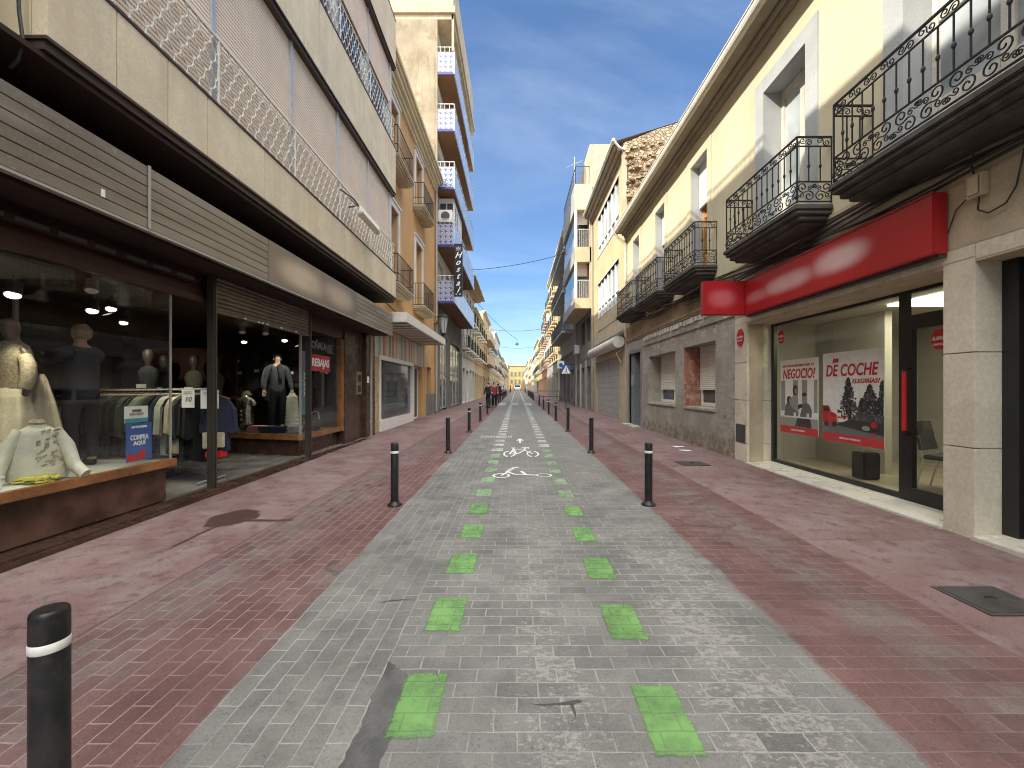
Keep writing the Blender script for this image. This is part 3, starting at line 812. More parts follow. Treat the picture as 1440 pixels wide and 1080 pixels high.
def bars_rail(r, F, y0, y1, z0, z1, p, step=.13, rad=.011, returns=True):
    def run(fn, L):
        for z in (z0, z1): r.tube([fn(0, z), fn(L, z)], rad*1.5, 4)
        r.tube([fn(0, z0+.28), fn(L, z0+.28)], rad, 4)
        n = max(1, round(L/step))
        for i in range(n+1): r.tube([fn(L*i/n, z0), fn(L*i/n, z1)], rad, 4, caps=False)
    run(lambda u, z: F.p(p, y0+u, z), y1-y0)
    if returns:
        run(lambda u, z: F.p(u, y0, z), p); run(lambda u, z: F.p(u, y1, z), p)

# ------------------------------------------------------------------ windows
def window(F, parent, y0, y1, z0, z1, o=-.2, fw=.06, cols=2, rows=1, frame='white_frame', glass_='window', blind=0, blindmat='white_blind', name='window', small=False):
    f = MB()
    F.box(f, o-.05, o, y0, y1, z0, z0+fw); F.box(f, o-.05, o, y0, y1, z1-fw, z1)
    F.box(f, o-.05, o, y0, y0+fw, z0+fw, z1-fw); F.box(f, o-.05, o, y1-fw, y1, z0+fw, z1-fw)
    for i in range(1, cols):
        y = y0 + (y1-y0)*i/cols; F.box(f, o-.048, o-.003, y-fw*.6, y+fw*.6, z0+fw, z1-fw)
    for j in range(1, rows):
        z = z0 + (z1-z0)*j/rows; F.box(f, o-.046, o-.006, y0+fw, y1-fw, z-fw*.35, z+fw*.35)
    if small:
        F.face(f, [(o-.03,y0,z0),(o-.03,y0,z1),(o-.03,y1,z1),(o-.03,y1,z0)], 1)
        if blind: F.box(f, o+.005, o+.03, y0+.02, y1-.02, z1-(z1-z0)*blind, z1, 2)
        return f.build(name, [M[frame], M[glass_], M[blindmat]], parent)
    w_ = f.build(name, M[frame], parent)
    p = MB(); F.face(p, [(o-.03,y0+fw*.5,z0+fw*.5),(o-.03,y0+fw*.5,z1-fw*.5),(o-.03,y1-fw*.5,z1-fw*.5),(o-.03,y1-fw*.5,z0+fw*.5)])
    p.build('pane', M[glass_], w_)
    if blind:
        b = MB(); zb = z1-(z1-z0)*blind
        F.box(b, o+.01, o+.035, y0+.03, y1-.03, zb, z1); F.box(b, o+.005, o+.045, y0+.03, y1-.03, zb-.04, zb)
        b.build('blind', M[blindmat], w_)
    return w_

# ================================================================== RIGHT: yellow building with iron balconies
XR = 4.45
A = Fac(1, XR)
bA = thing('yellow_building', 'cream yellow building with five iron balconies over a red shop sign and bare grey wall', 'building', (XR, 8, 0))
doors = [(3.3,4.77,4.02,6.9), (6.39,7.48,4.06,6.82), (9.7,10.62,4.2,7.12), (12.5,13.35,4.25,7.12), (15.1,15.9,4.25,7.12)]
m = MB()
A.grid(m, -8, 16.9, 3.95, 7.8, [(-3,-1.8,4.02,6.9),(.2,1.4,4.02,6.9)] + doors, .36, rmi=1)
A.shell(m, -8, 16.9, -.6, 7.8, 9)
m.build('wall', [M['cream'], M['grey_paint']], bA)
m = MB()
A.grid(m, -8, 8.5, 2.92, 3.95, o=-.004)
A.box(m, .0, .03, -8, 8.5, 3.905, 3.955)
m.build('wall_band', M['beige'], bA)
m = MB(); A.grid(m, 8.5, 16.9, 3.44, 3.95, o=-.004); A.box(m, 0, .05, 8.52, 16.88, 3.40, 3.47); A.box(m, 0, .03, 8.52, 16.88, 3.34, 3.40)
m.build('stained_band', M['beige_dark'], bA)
# surrounds of the balcony doors
for i, (a, b, c, d) in enumerate([(.2,1.4,4.02,6.9)] + doors):
    s = MB(); wd = .26 if i < 3 else .2
    A.box(s, 0, .025, a-wd, a, c, d+wd); A.box(s, 0, .025, b, b+wd, c, d+wd); A.box(s, 0, .0245, a, b, d, d+wd)
    s.build('door_surround', M['grey_paint'] if i < 3 else M['cream'], bA)
    f = MB(); o = -.36; fw = .07
    dm = {0:'white_door',1:'white_door',2:'white_door'}.get(i, 'orange_door')
    if dm not in M:
        M[dm] = weathered(dm, (.60,.57,.5) if dm == 'white_door' else (.50,.24,.07), .12, 4, .6, .1, 40, .2, (.4,.36,.3) if dm == 'white_door' else (.3,.14,.05))
    top = d if i < 3 else d - 1.0
    A.box(f, o, o+.06, a, a+fw, c, top); A.box(f, o, o+.06, b-fw, b, c, top); A.box(f, o, o+.059, a+fw, b-fw, top-fw, top)
    mid = (a+b)/2
    A.box(f, o+.005, o+.055, mid-.06, mid+.06, c, top-fw)
    for lo, hi in ((a+fw, mid-.06), (mid+.06, b-fw)):
        A.box(f, o+.004, o+.05, lo, hi, c, c+.75); A.box(f, o+.004, o+.05, lo, hi, c+1.62, c+1.72)
        if i < 3: A.box(f, o+.004, o+.05, lo, hi, top-fw-.1, top-fw)
        A.box(f, o+.05, o+.062, lo+.05, hi-.05, c+.12, c+.66)
    dd = f.build('balcony_door', M[dm], bA, bevel=.006)
    p = MB()
    A.face(p, [(o+.02,a+fw,c+.75),(o+.02,a+fw,top-fw),(o+.02,b-fw,top-fw),(o+.02,b-fw,c+.75)])
    p.build('pane', M['pale_window'] if i < 3 else M['window'], dd)
    if i >= 3:
        q = MB(); A.box(q, -.24, -.20, a+.02, b-.02, d-1.0, d); A.box(q, -.25, -.19, a+.02, b-.02, d-1.04, d-1.0); q.build('blind', M['white_frame'], dd)
for y0, y1, zs, zr in ((2.2,5.2,3.79,5.04), (5.88,7.86,3.84,5.06), (9.26,11.16,4.0,5.22), (11.75,13.84,4.04,5.22), (14.3,16.4,4.08,5.24)):
    iron_balcony(A, bA, y0, y1, zs, zr)
# eave and gutter
m = MB()
A.box(m, 0, .12, -8, 16.88, 7.62, 7.70); A.box(m, 0, .2, -8, 16.88, 7.70, 7.78); A.box(m, 0, .42, -8, 16.9, 7.78, 7.84)
m.build('eave', M['eave_wood'], bA, bevel=.01)
m = MB()
prof = [(.40,7.86),(.40,7.80),(.43,7.765),(.48,7.755),(.53,7.775),(.55,7.82),(.55,7.90),(.565,7.90),(.565,7.925),(.54,7.925)]
m.prism([A.p(o, -8, z) for o, z in prof], (0, 24.95, 0)); m.build('gutter', M['gutter'], bA)
m = MB()
m.face([A.p(.5,-8,7.86), A.p(.5,16.9,7.86), A.p(-8.5,16.9,8.3+.9), A.p(-8.5,-8,8.3+.9)])
k = -8
while k < 16.9:
    m.tube([A.p(.5,k,7.88), A.p(-8.5,k,9.22)], .055, 6); k += .2
m.build('roof', M['tile'], bA)
m = MB(); m.tube([A.p(.5,16.75,7.8), A.p(.42,16.75,7.62), A.p(.07,16.78,7.35), A.p(.06,16.8,7.2), A.p(.06,16.8,3.6)], .05, 8)
for z in (4.4, 5.8, 7.1): m.lathe(XR-.06, 16.8, [(.062,z),(.062,z+.04)], 10)
m.build('downpipe', M['gutter'], bA, smooth=True)
# stone cladding of the office front
m = MB(); gp = .004
def clad(o0, o1, y0, y1, zs):
    for a, b in zip(zs, zs[1:]): A.box(m, o0, o1, y0+gp, y1-gp, a+gp, b-gp)
clad(-.6, 0, 8.05, 8.5, [-.3, .44, 1.28, 2.02, 2.79]); clad(-.36, 0, 4.04, 4.35, [-.3, .92, 1.86, 2.79])
for a, b in ((4.04,5.05),(5.05,6.05),(6.05,7.05),(7.05,8.5)): A.box(m, -.6, .002, a+gp/2, b-gp/2, 2.79, 2.915)
A.box(m, -.6, .0, 1.6, 4.04-gp, 2.76, 2.915)
m.build('stone_cladding', M['marble'], bA, bevel=.004)
m = MB(); A.box(m, -.62, -.005, 1.2, 8.5, 2.74, 2.9); A.box(m, -.3, -.05, 8.02, 8.5, -.2, 2.78); A.box(m, -.3, -.05, 4.06, 4.33, -.2, 2.78); m.build('wall_core', M['beige'], bA)
m = MB()
m.prism([A.p(-.6,4.35,.095), A.p(.045,4.35,.065), A.p(.045,4.35,-.1), A.p(-.6,4.35,-.1)], (0,3.7,.02)); 
m.prism([A.p(-.5,1.2,.10), A.p(.05,1.2,.075), A.p(.05,1.2,-.1), A.p(-.5,1.2,-.1)], (0,2.84,0))
m.build('sill', M['sill_marble'], bA, bevel=.006)
m = MB(); A.box(m, -.36, -.30, 1.3, 4.04, .08, 2.76); A.box(m, -.30, -.26, 3.9, 4.04, .08, 2.76); A.box(m, -.30, -.27, 2.5, 2.6, .08, 2.76)
m.build('dark_door', M['black_frame'], bA)
# shop window and door of the office
OG = -.5
m = MB(); fr = .07
for y0, y1, z0, z1 in ((4.6,5.26,.09,.17),(5.36,8.05,.10,.16),(4.4,8.05,2.70,2.79),(7.97,8.05,.16,2.7),(5.26,5.36,.09,2.7),(4.6,5.26,2.33,2.42),(4.42,4.6,.09,2.7)):
    A.box(m, OG-.04, OG+.03, y0, y1, z0, z1)
wf = m.build('shop_window', M['black_frame'], bA)
m = MB(); A.face(m, [(OG,5.36,.16),(OG,5.36,2.7),(OG,7.97,2.7),(OG,7.97,.16)]); m.build('pane', M['office_glass'], wf)
m = MB(); A.face(m, [(OG,4.6,2.42),(OG,4.6,2.7),(OG,5.26,2.7),(OG,5.26,2.42)]); m.build('pane', M['office_glass'], wf)
m = MB()
for y0, y1, z0, z1 in ((4.6,4.68,.17,2.33),(5.17,5.255,.17,2.33),(4.68,5.17,.17,.27),(4.68,5.17,2.24,2.33)): A.box(m, OG-.02, OG+.04, y0, y1, z0, z1)
dr = m.build('glass_door', M['black_frame'], bA)
m = MB(); A.face(m, [(OG+.01,4.68,.27),(OG+.01,4.68,2.24),(OG+.01,5.17,2.24),(OG+.01,5.17,.27)]); m.build('pane', M['office_glass'], dr)
m = MB(); m.tube([A.p(OG+.11,5.2,.98), A.p(OG+.11,5.2,1.72)], .026, 8, mi=0); m.tube([A.p(OG+.03,5.2,1.76), A.p(OG+.11,5.2,1.75), A.p(OG+.11,5.2,1.66)], .02, 6, mi=1); m.tube([A.p(OG+.03,5.2,.93), A.p(OG+.11,5.2,.95), A.p(OG+.11,5.2,1.02)], .02, 6, mi=1)
m.build('handle', [M['red'], M['black_frame']], dr)
# grey render with windows, and the grey door
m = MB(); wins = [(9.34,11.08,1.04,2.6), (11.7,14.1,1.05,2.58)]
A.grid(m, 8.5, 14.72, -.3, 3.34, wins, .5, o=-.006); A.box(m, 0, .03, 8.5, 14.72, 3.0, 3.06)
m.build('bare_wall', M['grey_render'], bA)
m = MB()
for a, b, c, d in wins: A.box(m, -.49, .025, a+.003, b-.003, c-.05, c+.012)
m.build('window_sill', weathered('worn_sill', (.42,.38,.32), .2, 5, .8, .3), bA)
m = MB(); A.face(m, [(-.496,11.075,1.06),(-.002,11.075,1.06),(-.002,11.075,2.59),(-.496,11.075,2.59)]); 
m.build('brick_reveal', weathered('red_brick_reveal', (.34,.13,.08), .2, 6, .85, .4, 30, .3, (.45,.4,.34), (.45,.4,.35), .6), bA)
for a, b, c, d in wins: window(A, bA, a+.02, b-.02, c+.02, d, -.44, .09, 2, 1, blind=.70)
m = MB()
for z in [2.97 + .0*i for i in range(1)]:
    for k in range(26):
        y = 8.6 + k*.235
        A.box(m, -.002, .02+.012*rnd.random(), y, y+.12+.06*rnd.random(), 3.20-.03*rnd.random(), 3.30+.02*rnd.random())
m.build('plaster_remnant', M['white_wall'], bA)
m = MB(); A.grid(m, 14.72, 16.9, -.3, 3.34, [(14.98,16.45,.13,2.85)], .5, o=-.005); m.build('door_bay', M['concrete'], bA)
m = MB(); A.box(m, -.45, .02, 14.86, 14.98, .1, 2.98); A.box(m, -.45, .02, 16.45, 16.57, .1, 2.98); A.box(m, -.45, .019, 14.98, 16.45, 2.85, 2.98)
A.box(m, -.45, -.06, 16.0, 16.45, .13, 2.85)
eb = weathered('grey_door_frame', (.19,.20,.22), .1, 3, .5, .1)
df = m.build('entrance_door', eb, bA)
m = MB(); A.face(m, [(-.42,14.98,.75),(-.42,14.98,2.85),(-.42,16.0,2.85),(-.42,16.0,.75)]); m.build('pane', M['dark_window'], df)
m = MB(); A.box(m, -.43, -.40, 14.98, 16.0, .13, .75); m.build('kick_panel', M['alu'], df)
m = MB(); A.box(m, -.058, -.03, 16.08, 16.34, 1.65, 2.05); m.build('intercom', M['zinc'], df)
m = MB(); A.box(m, 0, .3, 14.9, 16.5, .0, .16); m.build('doorstep', M['sill_marble'], bA)
# fittings on the front
m = MB(); A.box(m, .0, .012, 8.1, 8.44, .45, .80); m.box(XR-.016, XR-.012, 8.14, 8.40, .49, .76); tag(m.build('meter_box', M['dkgrey'], loc=(XR, 8.27, .45)), 'small dark metal hatch low on the pale stone pillar', 'meter box')
def alarm(F, o, y, z, r, label):
    t = thing('alarm_plate', label, 'sign', F.p(o, y, z), 'round alarm plates at the insurance office')
    b = MB(); b.prism([F.p(o, y+r*.85*math.cos(2*PI*i/8+PI/8), z+r*1.15*math.sin(2*PI*i/8+PI/8)) for i in range(8)], (-.012*F.s,0,0)); b.build('plate', M['red'], t)
    lettering('ALARMA', .06, M['white_print'], F.p(o+.016, y, z+.01), (0,-1,0), (0,0,1), t, .002, width=r*1.35)
    lettering('CONECTADA', .035, M['white_print'], F.p(o+.016, y, z-.06), (0,-1,0), (0,0,1), t, .001, width=r*1.2)
alarm(A, .0, 8.28, 2.52, .16, 'red and white alarm plate on the stone pillar under the red sign')
alarm(A, OG+.004, 7.78, 2.47, .11, 'faded red alarm sticker in the top corner of the shop window')
alarm(A, OG+.02, 4.85, 2.08, .11, 'red alarm sticker on the glass door of the office')
m = MB()
rw = random.Random(3)
for k in range(7):
    z = 3.60 + .035*k; ph = rw.random()*6
    m.tube([A.p(.03+.02*rw.random()+(.03 if k < 3 else 0), 3.0+.45*i, z + .05*math.sin(i*.7+ph) + .018*max(0,(i-9))) for i in range(30)], .011+.005*rw.random(), 5)
for k in range(22):
    y = 7.9 + rw.random()*2.6; z = 3.62 + rw.random()*.22
    m.tube([A.p(.05,y,z), A.p(.1+.1*rw.random(),y+.1+.3*rw.random(),z+.14*rw.random()-.04), A.p(.06,y+.3+.5*rw.random(),z+.2*rw.random()-.1)], .009, 4)
tag(m.build('cable_bundle', M['cable'], loc=(XR, 8, 3.7)), 'tangled bundle of dark cables running along the wall under the balconies', 'cables')
m = MB(); A.box(m, 0, .07, 3.92, 4.06, 3.34, 3.56); A.box(m, .07, .08, 3.94, 4.04, 3.36, 3.54)
t = thing('junction_box', 'beige junction box with loose wires above the stone pillar', 'junction box', A.p(0, 4, 3.45))
m.build('box', M['beige'], t, bevel=.008)
m = MB()
m.tube([A.p(.03,3.98,3.34), A.p(.03,3.99,3.22), A.p(.03,3.9,3.15), A.p(.03,3.76,3.18), A.p(.03,3.68,3.3), A.p(.03,3.62,3.6), A.p(.03,3.5,3.8)], .008, 5)
m.tube([A.p(.03,4.02,3.56), A.p(.03,4.05,3.7), A.p(.03,4.0,3.85)], .008, 5); m.tube([A.p(.02,4.06,3.4), A.p(.02,4.2,3.3), A.p(.02,4.28,3.1)], .006, 5)
m.build('wire', M['cable'], t)
# red shop sign
t = thing('shop_sign', 'long red shop sign box with smeared white lettering and a projecting end', 'sign', (4.3, 6, 3.2))
m = MB(); m.box(4.28, 4.44, 4.28, 7.93, 2.89, 3.53); m.build('sign_box', M['red_sign'], t, bevel=.01)
m = MB(); m.box(3.5, 4.276, 7.8, 7.94, 2.89, 3.53); m.build('projecting_panel', M['red_flag'], t, bevel=.01)
m = MB()
m.box(4.27, 4.2795, 4.27, 7.79, 3.505, 3.535); m.box(4.27, 4.2795, 4.27, 7.79, 2.885, 2.905); m.build('panel_seam', plain('dark_red_edge', (.22,.01,.013), .4), t)
m = MB(); m.box(4.36, 4.446, 4.3, 7.9, 2.862, 2.888); m.build('trim', M['dkgrey'], t)

# ------------------------------------------------------------------ inside the office
m = MB()
m.box(4.99, 8.2, 3.2, 8.6, .02, .085, 1)
m.box(4.99, 8.2, 3.2, 8.6, 2.80, 2.9, 0)
m.box(8.2, 8.3, 3.2, 8.6, .0, 2.9, 0); m.box(5.0, 8.2, 8.5, 8.6, .0, 2.9, 0); m.box(5.0, 8.2, 3.2, 3.3, 0, 2.9, 0)
m.box(6.1, 6.22, 6.9, 8.5, .086, 2.79, 0)
m.build('office_room', [M['office_wall'], M['office_floor']], bA)
m = MB(); m.box(5.7, 6.9, 5.0, 6.4, 2.77, 2.799); tag(m.build('ceiling_lamp', emit('lit_ceiling_panel', (1,.95,.62), 3), loc=(6.3, 5.7, 2.8)), 'lit pale yellow ceiling lamp seen above the glass door', 'lamp')
ld = bpy.data.lights.new('office_light', 'AREA'); ld.energy = 5; ld.size = 1.2; ld.color = (1,.93,.7)
lo = bpy.data.objects.new('office_light', ld); COL.objects.link(lo); lo.location = (6.3, 6.2, 2.74)
def poster(name, y0, y1, z0, z1, label, art):
    t = thing(name, label, 'poster', A.p(OG-.035, (y0+y1)/2, z0))
    b = MB(); A.box(b, OG-.035, OG-.030, y0, y1, z0, z1); b.build('sheet', M['poster_white'], t)
    b = MB(); A.box(b, OG-.0295, OG-.0275, y0, y1, z0, z0+.13); b.build('red_strip', M['red'], t)
    art(t, y0, y1, z0, z1)
    return t
M['poster_white'] = plain('poster_sheet', (.88,.87,.85), .5)
M['ink'] = plain('dark_print', (.022,.024,.022), .5); M['ink2'] = plain('grey_print', (.14,.14,.14), .5); M['ink3'] = plain('pale_grey_print', (.32,.32,.31), .5); M['flesh'] = plain('flesh_print', (.42,.24,.17), .5)
OP = OG-.027
def shape(mb, F, o, pts, mi=0): mb.face([F.p(o, y, z) for y, z in pts], mi)
def blob(mb, o, cy, cz, ry, rz, mi=0, n=18): shape(mb, A, o, [(cy+ry*math.cos(2*PI*i/n), cz+rz*math.sin(2*PI*i/n)) for i in range(n)], mi)
def art_car(t, y0, y1, z0, z1):
    L, H = y1-y0, z1-z0
    def Q(u, v): return (y1-u*L, z0+v*H)        # u from the left as seen from the street
    def T(s, size, u, v, wd, mat='red', sh=.18): lettering(s, size, M[mat], A.p(OP, *Q(u, v)), (0,-1,0), (0,0,1), t, size*.022, sh, wd*L)
    T('¿QUÉ SEGURO', .085, .24, .905, .38); T('DE COCHE', .25, .48, .79, .86); T('ELEGIRÍAS?', .09, .73, .672, .42)
    T('VISÍTANOS E INFÓRMATE', .035, .48, .048, .35, 'white_print', 0)
    mb = MB(); rr = random.Random(5)
    shape(mb, A, OP-.0012, [Q(0,.085),Q(1,.085),Q(1,.2),Q(.6,.235),Q(.2,.22),Q(0,.19)], 1)
    shape(mb, A, OP-.0008, [Q(.25,.19),Q(1,.12),Q(1,.33),Q(.6,.30)], 0)
    for cx, bot, top, wd in ((.46,.27,.70,.21),(.80,.26,.62,.24),(.68,.27,.48,.13),(.98,.3,.66,.12)):
        for k in range(420):
            f = rr.random()**.8; v = bot + (top-bot)*f; u = cx + wd*(1-f)**.75*rr.uniform(-1,1)*rr.uniform(.5,1)
            if u > .995 or u < .01: continue
            s = .02*rr.uniform(.5,1.4); a = rr.random()*6
            mb.face([A.p(OP+.0004*rr.random(), *Q(min(.995,u+s*1.35*math.cos(a+q)), v+s*math.sin(a+q))) for q in (0, 2.0, 4.1)], 0 if rr.random() < .8 else 1)
        mb.face([A.p(OP, *Q(cx+q, w_)) for q, w_ in ((-.012,bot-.05),(.012,bot-.05),(.008,top-.1),(-.008,top-.1))], 0)
    mb.build('picture', [M['ink'], M['ink2']], t)
    mb = MB()
    shape(mb, A, OP+.001, [Q(0,.2),Q(0,.40),Q(.09,.405),Q(.13,.39),Q(.155,.335),Q(.24,.315),Q(.27,.29),Q(.275,.21),Q(.2,.2)], 0)
    for wx in (.07, .22): blob(mb, OP+.0018, *Q(wx,.195), .05, .045, 1)
    shape(mb, A, OP+.0005, [Q(.27,.275),Q(.48,.30),Q(.48,.29),Q(.27,.26)], 0)
    shape(mb, A, OP+.0015, [Q(.02,.335),Q(.14,.335),Q(.12,.385),Q(.02,.39)], 1)
    shape(mb, A, OP+.0015, [Q(.25,.25),Q(.272,.25),Q(.272,.275),Q(.25,.275)], 2)
    blob(mb, OP+.0015, *Q(.86,.225), .05, .045, 0); blob(mb, OP+.001, *Q(.86,.125), .035, .028, 0); blob(mb, OP+.0012, *Q(.74,.185), .07, .035, 2)
    mb.build('car_print', [M['red'], M['ink'], M['ink3']], t)
poster('car_poster', 5.64, 6.77, .68, 2.07, 'large white window poster about car insurance with red slanted headline and dark trees', art_car)
def art_biz(t, y0, y1, z0, z1):
    L, H = y1-y0, z1-z0
    def Q(u, v): return (y1-u*L, z0+v*H)
    def T(s, size, u, v, wd, mat='red', sh=.18): lettering(s, size, M[mat], A.p(OP, *Q(u, v)), (0,-1,0), (0,0,1), t, size*.022, sh, wd*L)
    T('¿QUÉ SEGURO ELEGIRÍAS PARA TU', .06, .48, .915, .84); T('NEGOCIO?', .24, .50, .80, .86)
    T('VISÍTANOS E INFÓRMATE', .035, .5, .048, .38, 'white_print', 0)
    mb = MB()
    for u0, u1 in ((.02,.14),(.36,.5),(.6,.74),(.9,.99)): shape(mb, A, OP-.0015, [Q(u0,.3),Q(u1,.3),Q(u1,.72),Q(u0,.72)], 2)
    shape(mb, A, OP-.001, [Q(.0,.095),Q(1,.095),Q(1,.215),Q(0,.215)], 2)
    shape(mb, A, OP+.001, [Q(.0,.215),Q(1,.215),Q(1,.235),Q(0,.235)], 3)
    shape(mb, A, OP+.0005, [Q(.42,.1),Q(.85,.1),Q(.82,.215),Q(.48,.215)], 0)
    shape(mb, A, OP, [Q(.28,.25),Q(.3,.47),Q(.38,.52),Q(.5,.5),Q(.52,.25)], 2)
    blob(mb, OP+.0005, *Q(.43,.585), .07, .095, 0); blob(mb, OP+.001, *Q(.45,.575), .034, .05, 4)
    shape(mb, A, OP+.001, [Q(.12,.235),Q(.15,.38),Q(.24,.43),Q(.33,.36),Q(.5,.29),Q(.5,.235)], 1)
    blob(mb, OP+.0015, *Q(.26,.45), .065, .075, 0); blob(mb, OP+.002, *Q(.29,.44), .032, .05, 4)
    shape(mb, A, OP+.001, [Q(.55,.235),Q(.62,.38),Q(.68,.43),Q(.8,.4),Q(.86,.33),Q(.85,.235)], 1)
    shape(mb, A, OP+.0013, [Q(.5,.33),Q(.62,.36),Q(.62,.41),Q(.5,.39)], 0)
    blob(mb, OP+.0015, *Q(.66,.485), .05, .065, 4); blob(mb, OP+.002, *Q(.67,.53), .055, .035, 0)
    for u in (.42,.76): shape(mb, A, OP+.002, [Q(u-.03,.235),Q(u+.03,.235),Q(u+.035,.285),Q(u-.035,.285)], 3)
    mb.build('picture', [M['ink'], M['ink2'], M['ink3'], M['paper'], M['flesh']], t)
poster('business_poster', 6.88, 7.86, .70, 2.03, 'narrower window poster about business insurance with three people at a table', art_biz)

def chair(x, y, rz, label, seatmat):
    t = thing('office_chair', label, 'chair', (x, y, .085), 'chairs in the insurance office')
    ca, sa = math.cos(rz), math.sin(rz)
    def P(u, v, z): return (x+u*ca-v*sa, y+u*sa+v*ca, .085+z)
    s = MB(); s.prism([P(-.23,-.22,.43), P(.23,-.22,.43), P(.23,.22,.43), P(-.23,.22,.43)], (0,0,.06)); s.build('seat', seatmat, t, bevel=.02)
    s = MB(); s.prism([P(-.22,.22,.55), P(.22,.22,.55), P(.2,.30,.95), P(-.2,.30,.95)], (sa*-.035, ca*.035, .0)); s.build('backrest', seatmat, t)
    for a in (-.2, .2):
        s = MB(); s.tube([P(a,-.24,0), P(a,-.2,.43)], .012, 6); s.build('leg', M['alu'], t)
        s = MB(); s.tube([P(a,.3,0), P(a,.21,.43), P(a,.27,.75)], .012, 6); s.build('leg', M['alu'], t)
maroon = plain('maroon_fabric', (.11,.022,.022), .8); blackfab = plain('black_fabric', (.02,.02,.02), .8)
chair(6.0, 5.75, .4, 'black office chair beside the desk behind the car poster', blackfab)
chair(6.4, 5.0, 2.8, 'maroon office chair seen through the glass door', maroon)
t = thing('desk', 'black and white office desk seen through the glass door', 'desk', (6.9, 5.6, .085))
m = MB(); m.box(6.7, 7.3, 4.4, 6.4, .80, .84); m.build('tabletop', M['paper'], t); m = MB(); m.box(6.72, 6.76, 4.5, 6.3, .09, .80); m.box(6.75, 7.28, 4.5, 4.54, .09, .8); m.box(6.75, 7.28, 6.26, 6.3, .09, .8); m.build('panel', M['black_frame'], t)
t = thing('computer_monitor', 'black computer monitor standing on the office desk', 'monitor', (6.95, 5.75, .84))
m = MB(); m.box(6.93, 6.97, 5.5, 6.05, 1.0, 1.38); m.build('screen', M['black_frame'], t); m = MB(); m.box(6.9, 7.05, 5.68, 5.88, .842, .856); m.tube([(6.96,5.78,.85),(6.96,5.78,1.05)], .02, 6); m.build('stand', M['black_frame'], t)
t = thing('notice_board', 'red framed notice board on the office back wall', 'notice board', (8.18, 6.6, 1.4))
m = MB(); m.box(8.17, 8.199, 5.9, 7.3, 1.25, 2.55); m.build('frame', M['red'], t)
m = MB()
for a in (6.05, 6.5, 6.95):
    for b in (1.4, 1.75): m.box(8.16, 8.169, a, a+.3, b, b+.26)
m.box(8.16, 8.169, 6.3, 6.9, 2.2, 2.45); m.build('paper', M['paper'], t)
t = thing('waste_bin', 'square black waste bin standing behind the shop window', 'waste bin', (5.5, 6.55, .085))
m = MB(); m.prism([(5.36,6.42,.09),(5.62,6.42,.09),(5.62,6.68,.09),(5.36,6.68,.09)], (0,0,.42)); m.build('bin_body', M['black_frame'], t, bevel=.02)
m = MB(); m.tube([(5.48,6.6,.5),(5.5,6.5,.85)], .012, 6); m.build('stick', M['alu'], t)
m = MB(); m.tube([(8.1,5.5,1.95),(8.05,5.46,2.02),(8.05,5.4,1.95),(8.1,5.42,1.8),(8.12,5.35,1.3),(8.12,5.3,1.05)], [.02,.02,.02,.05,.09,.02], 8); tag(m.build('umbrella', M['black_frame'], loc=(8.1,5.4,1.05)), 'black folded umbrella hanging on the office wall', 'umbrella')
# ================================================================== LEFT: stone clad building over the clothes shop
XL = -3.7
L = Fac(-1, XL)
bL = thing('shop_building', 'cream stone clad building with pink blinds and white railings over the dark clothes shop', 'building', (XL, 8, 0))
Y0, Y1 = 3.27, 12.7
def band(z0, z1):
    m = MB(); ys = [Y0]
    y = 3.85
    while y < Y1 - .2: ys.append(y); y += .563
    ys.append(Y1)
    for a, b in zip(ys, ys[1:]): L.box(m, -.12, 0, a+.004, b-.004, z0, z1)
    L.box(m, -.62, -.125, Y0, Y0+.1, z0, z1); x = -.7
    for k in range(6): L.box(m, x-.9+.004, x-.004, Y0, Y0+.1, z0, z1); x -= .9
    o = m.build('parapet', M['stone'], bL, bevel=.004)
    m = MB(); L.box(m, -.35, -.02, Y0+.005, Y1-.005, z0-.10, z0-.004); L.box(m, -.35, .012, Y0-.01, Y1, z0-.03, z0-.003); L.box(m, -6, -.35, Y0+.01, Y1-.005, z0-.10, z0-.004)
    L.box(m, -.1, .012, Y0, Y1, z1+.002, z1+.03)
    m.build('metal_trim', M['brown_trim'], o)
    return o
band(4.28, 5.0); band(7.45, 8.80); band(11.3, 12.7)
m = MB()
L.box(m, -.13, -.0, Y0+.0, Y0+.10, 5.04, 7.34); 
m.box(-12, -4.4, Y0+.02, Y1-.02, 4.5, 12.65); m.box(-12, -3.83, 12.58, Y1-.01, 4.3, 12.65); m.box(-12, -3.84, Y0+.02, Y0+.12, 4.3, 12.65)
m.build('wall', M['stone'], bL)
mull = [3.4, 5.2, 7.0, 8.8, 10.6, 12.4]
for a, b in zip(mull, mull[1:]):
    m = MB(); L.box(m, -.17, -.12, a+.03, b-.03, 5.03, 7.36); m.build('blind', M['blind'], bL)
    m = MB(); L.box(m, -.17, -.12, a+.03, b-.03, 10.05, 11.22); m.build('blind', M['blind'], bL)
    m = MB()
    for c, d in ((a+.03, (a+b)/2-.02), ((a+b)/2+.02, b-.03)): L.face(m, [(-.19,c,8.82),(-.19,c,10.05),(-.19,d,10.05),(-.19,d,8.82)], 0)
    L.box(m, -.2, -.16, (a+b)/2-.02, (a+b)/2+.02, 8.82, 10.05, 1)
    m.build('window', [M['sky_pane'], M['brown_trim']], bL)
for y in mull:
    for a, b in ((5.03, 7.35), (8.83, 11.2)):
        m = MB(); L.box(m, -.19, -.085, y-.03, y+.03, a, b); m.build('mullion', M['alu'], bL)
m = MB(); L.box(m, -.2, -.1, 12.43, Y1-.12, 5.03, 7.35); L.box(m, -.2, -.1, 12.43, Y1-.12, 8.83, 11.2); m.build('side_panel', M['white_wall'], bL)
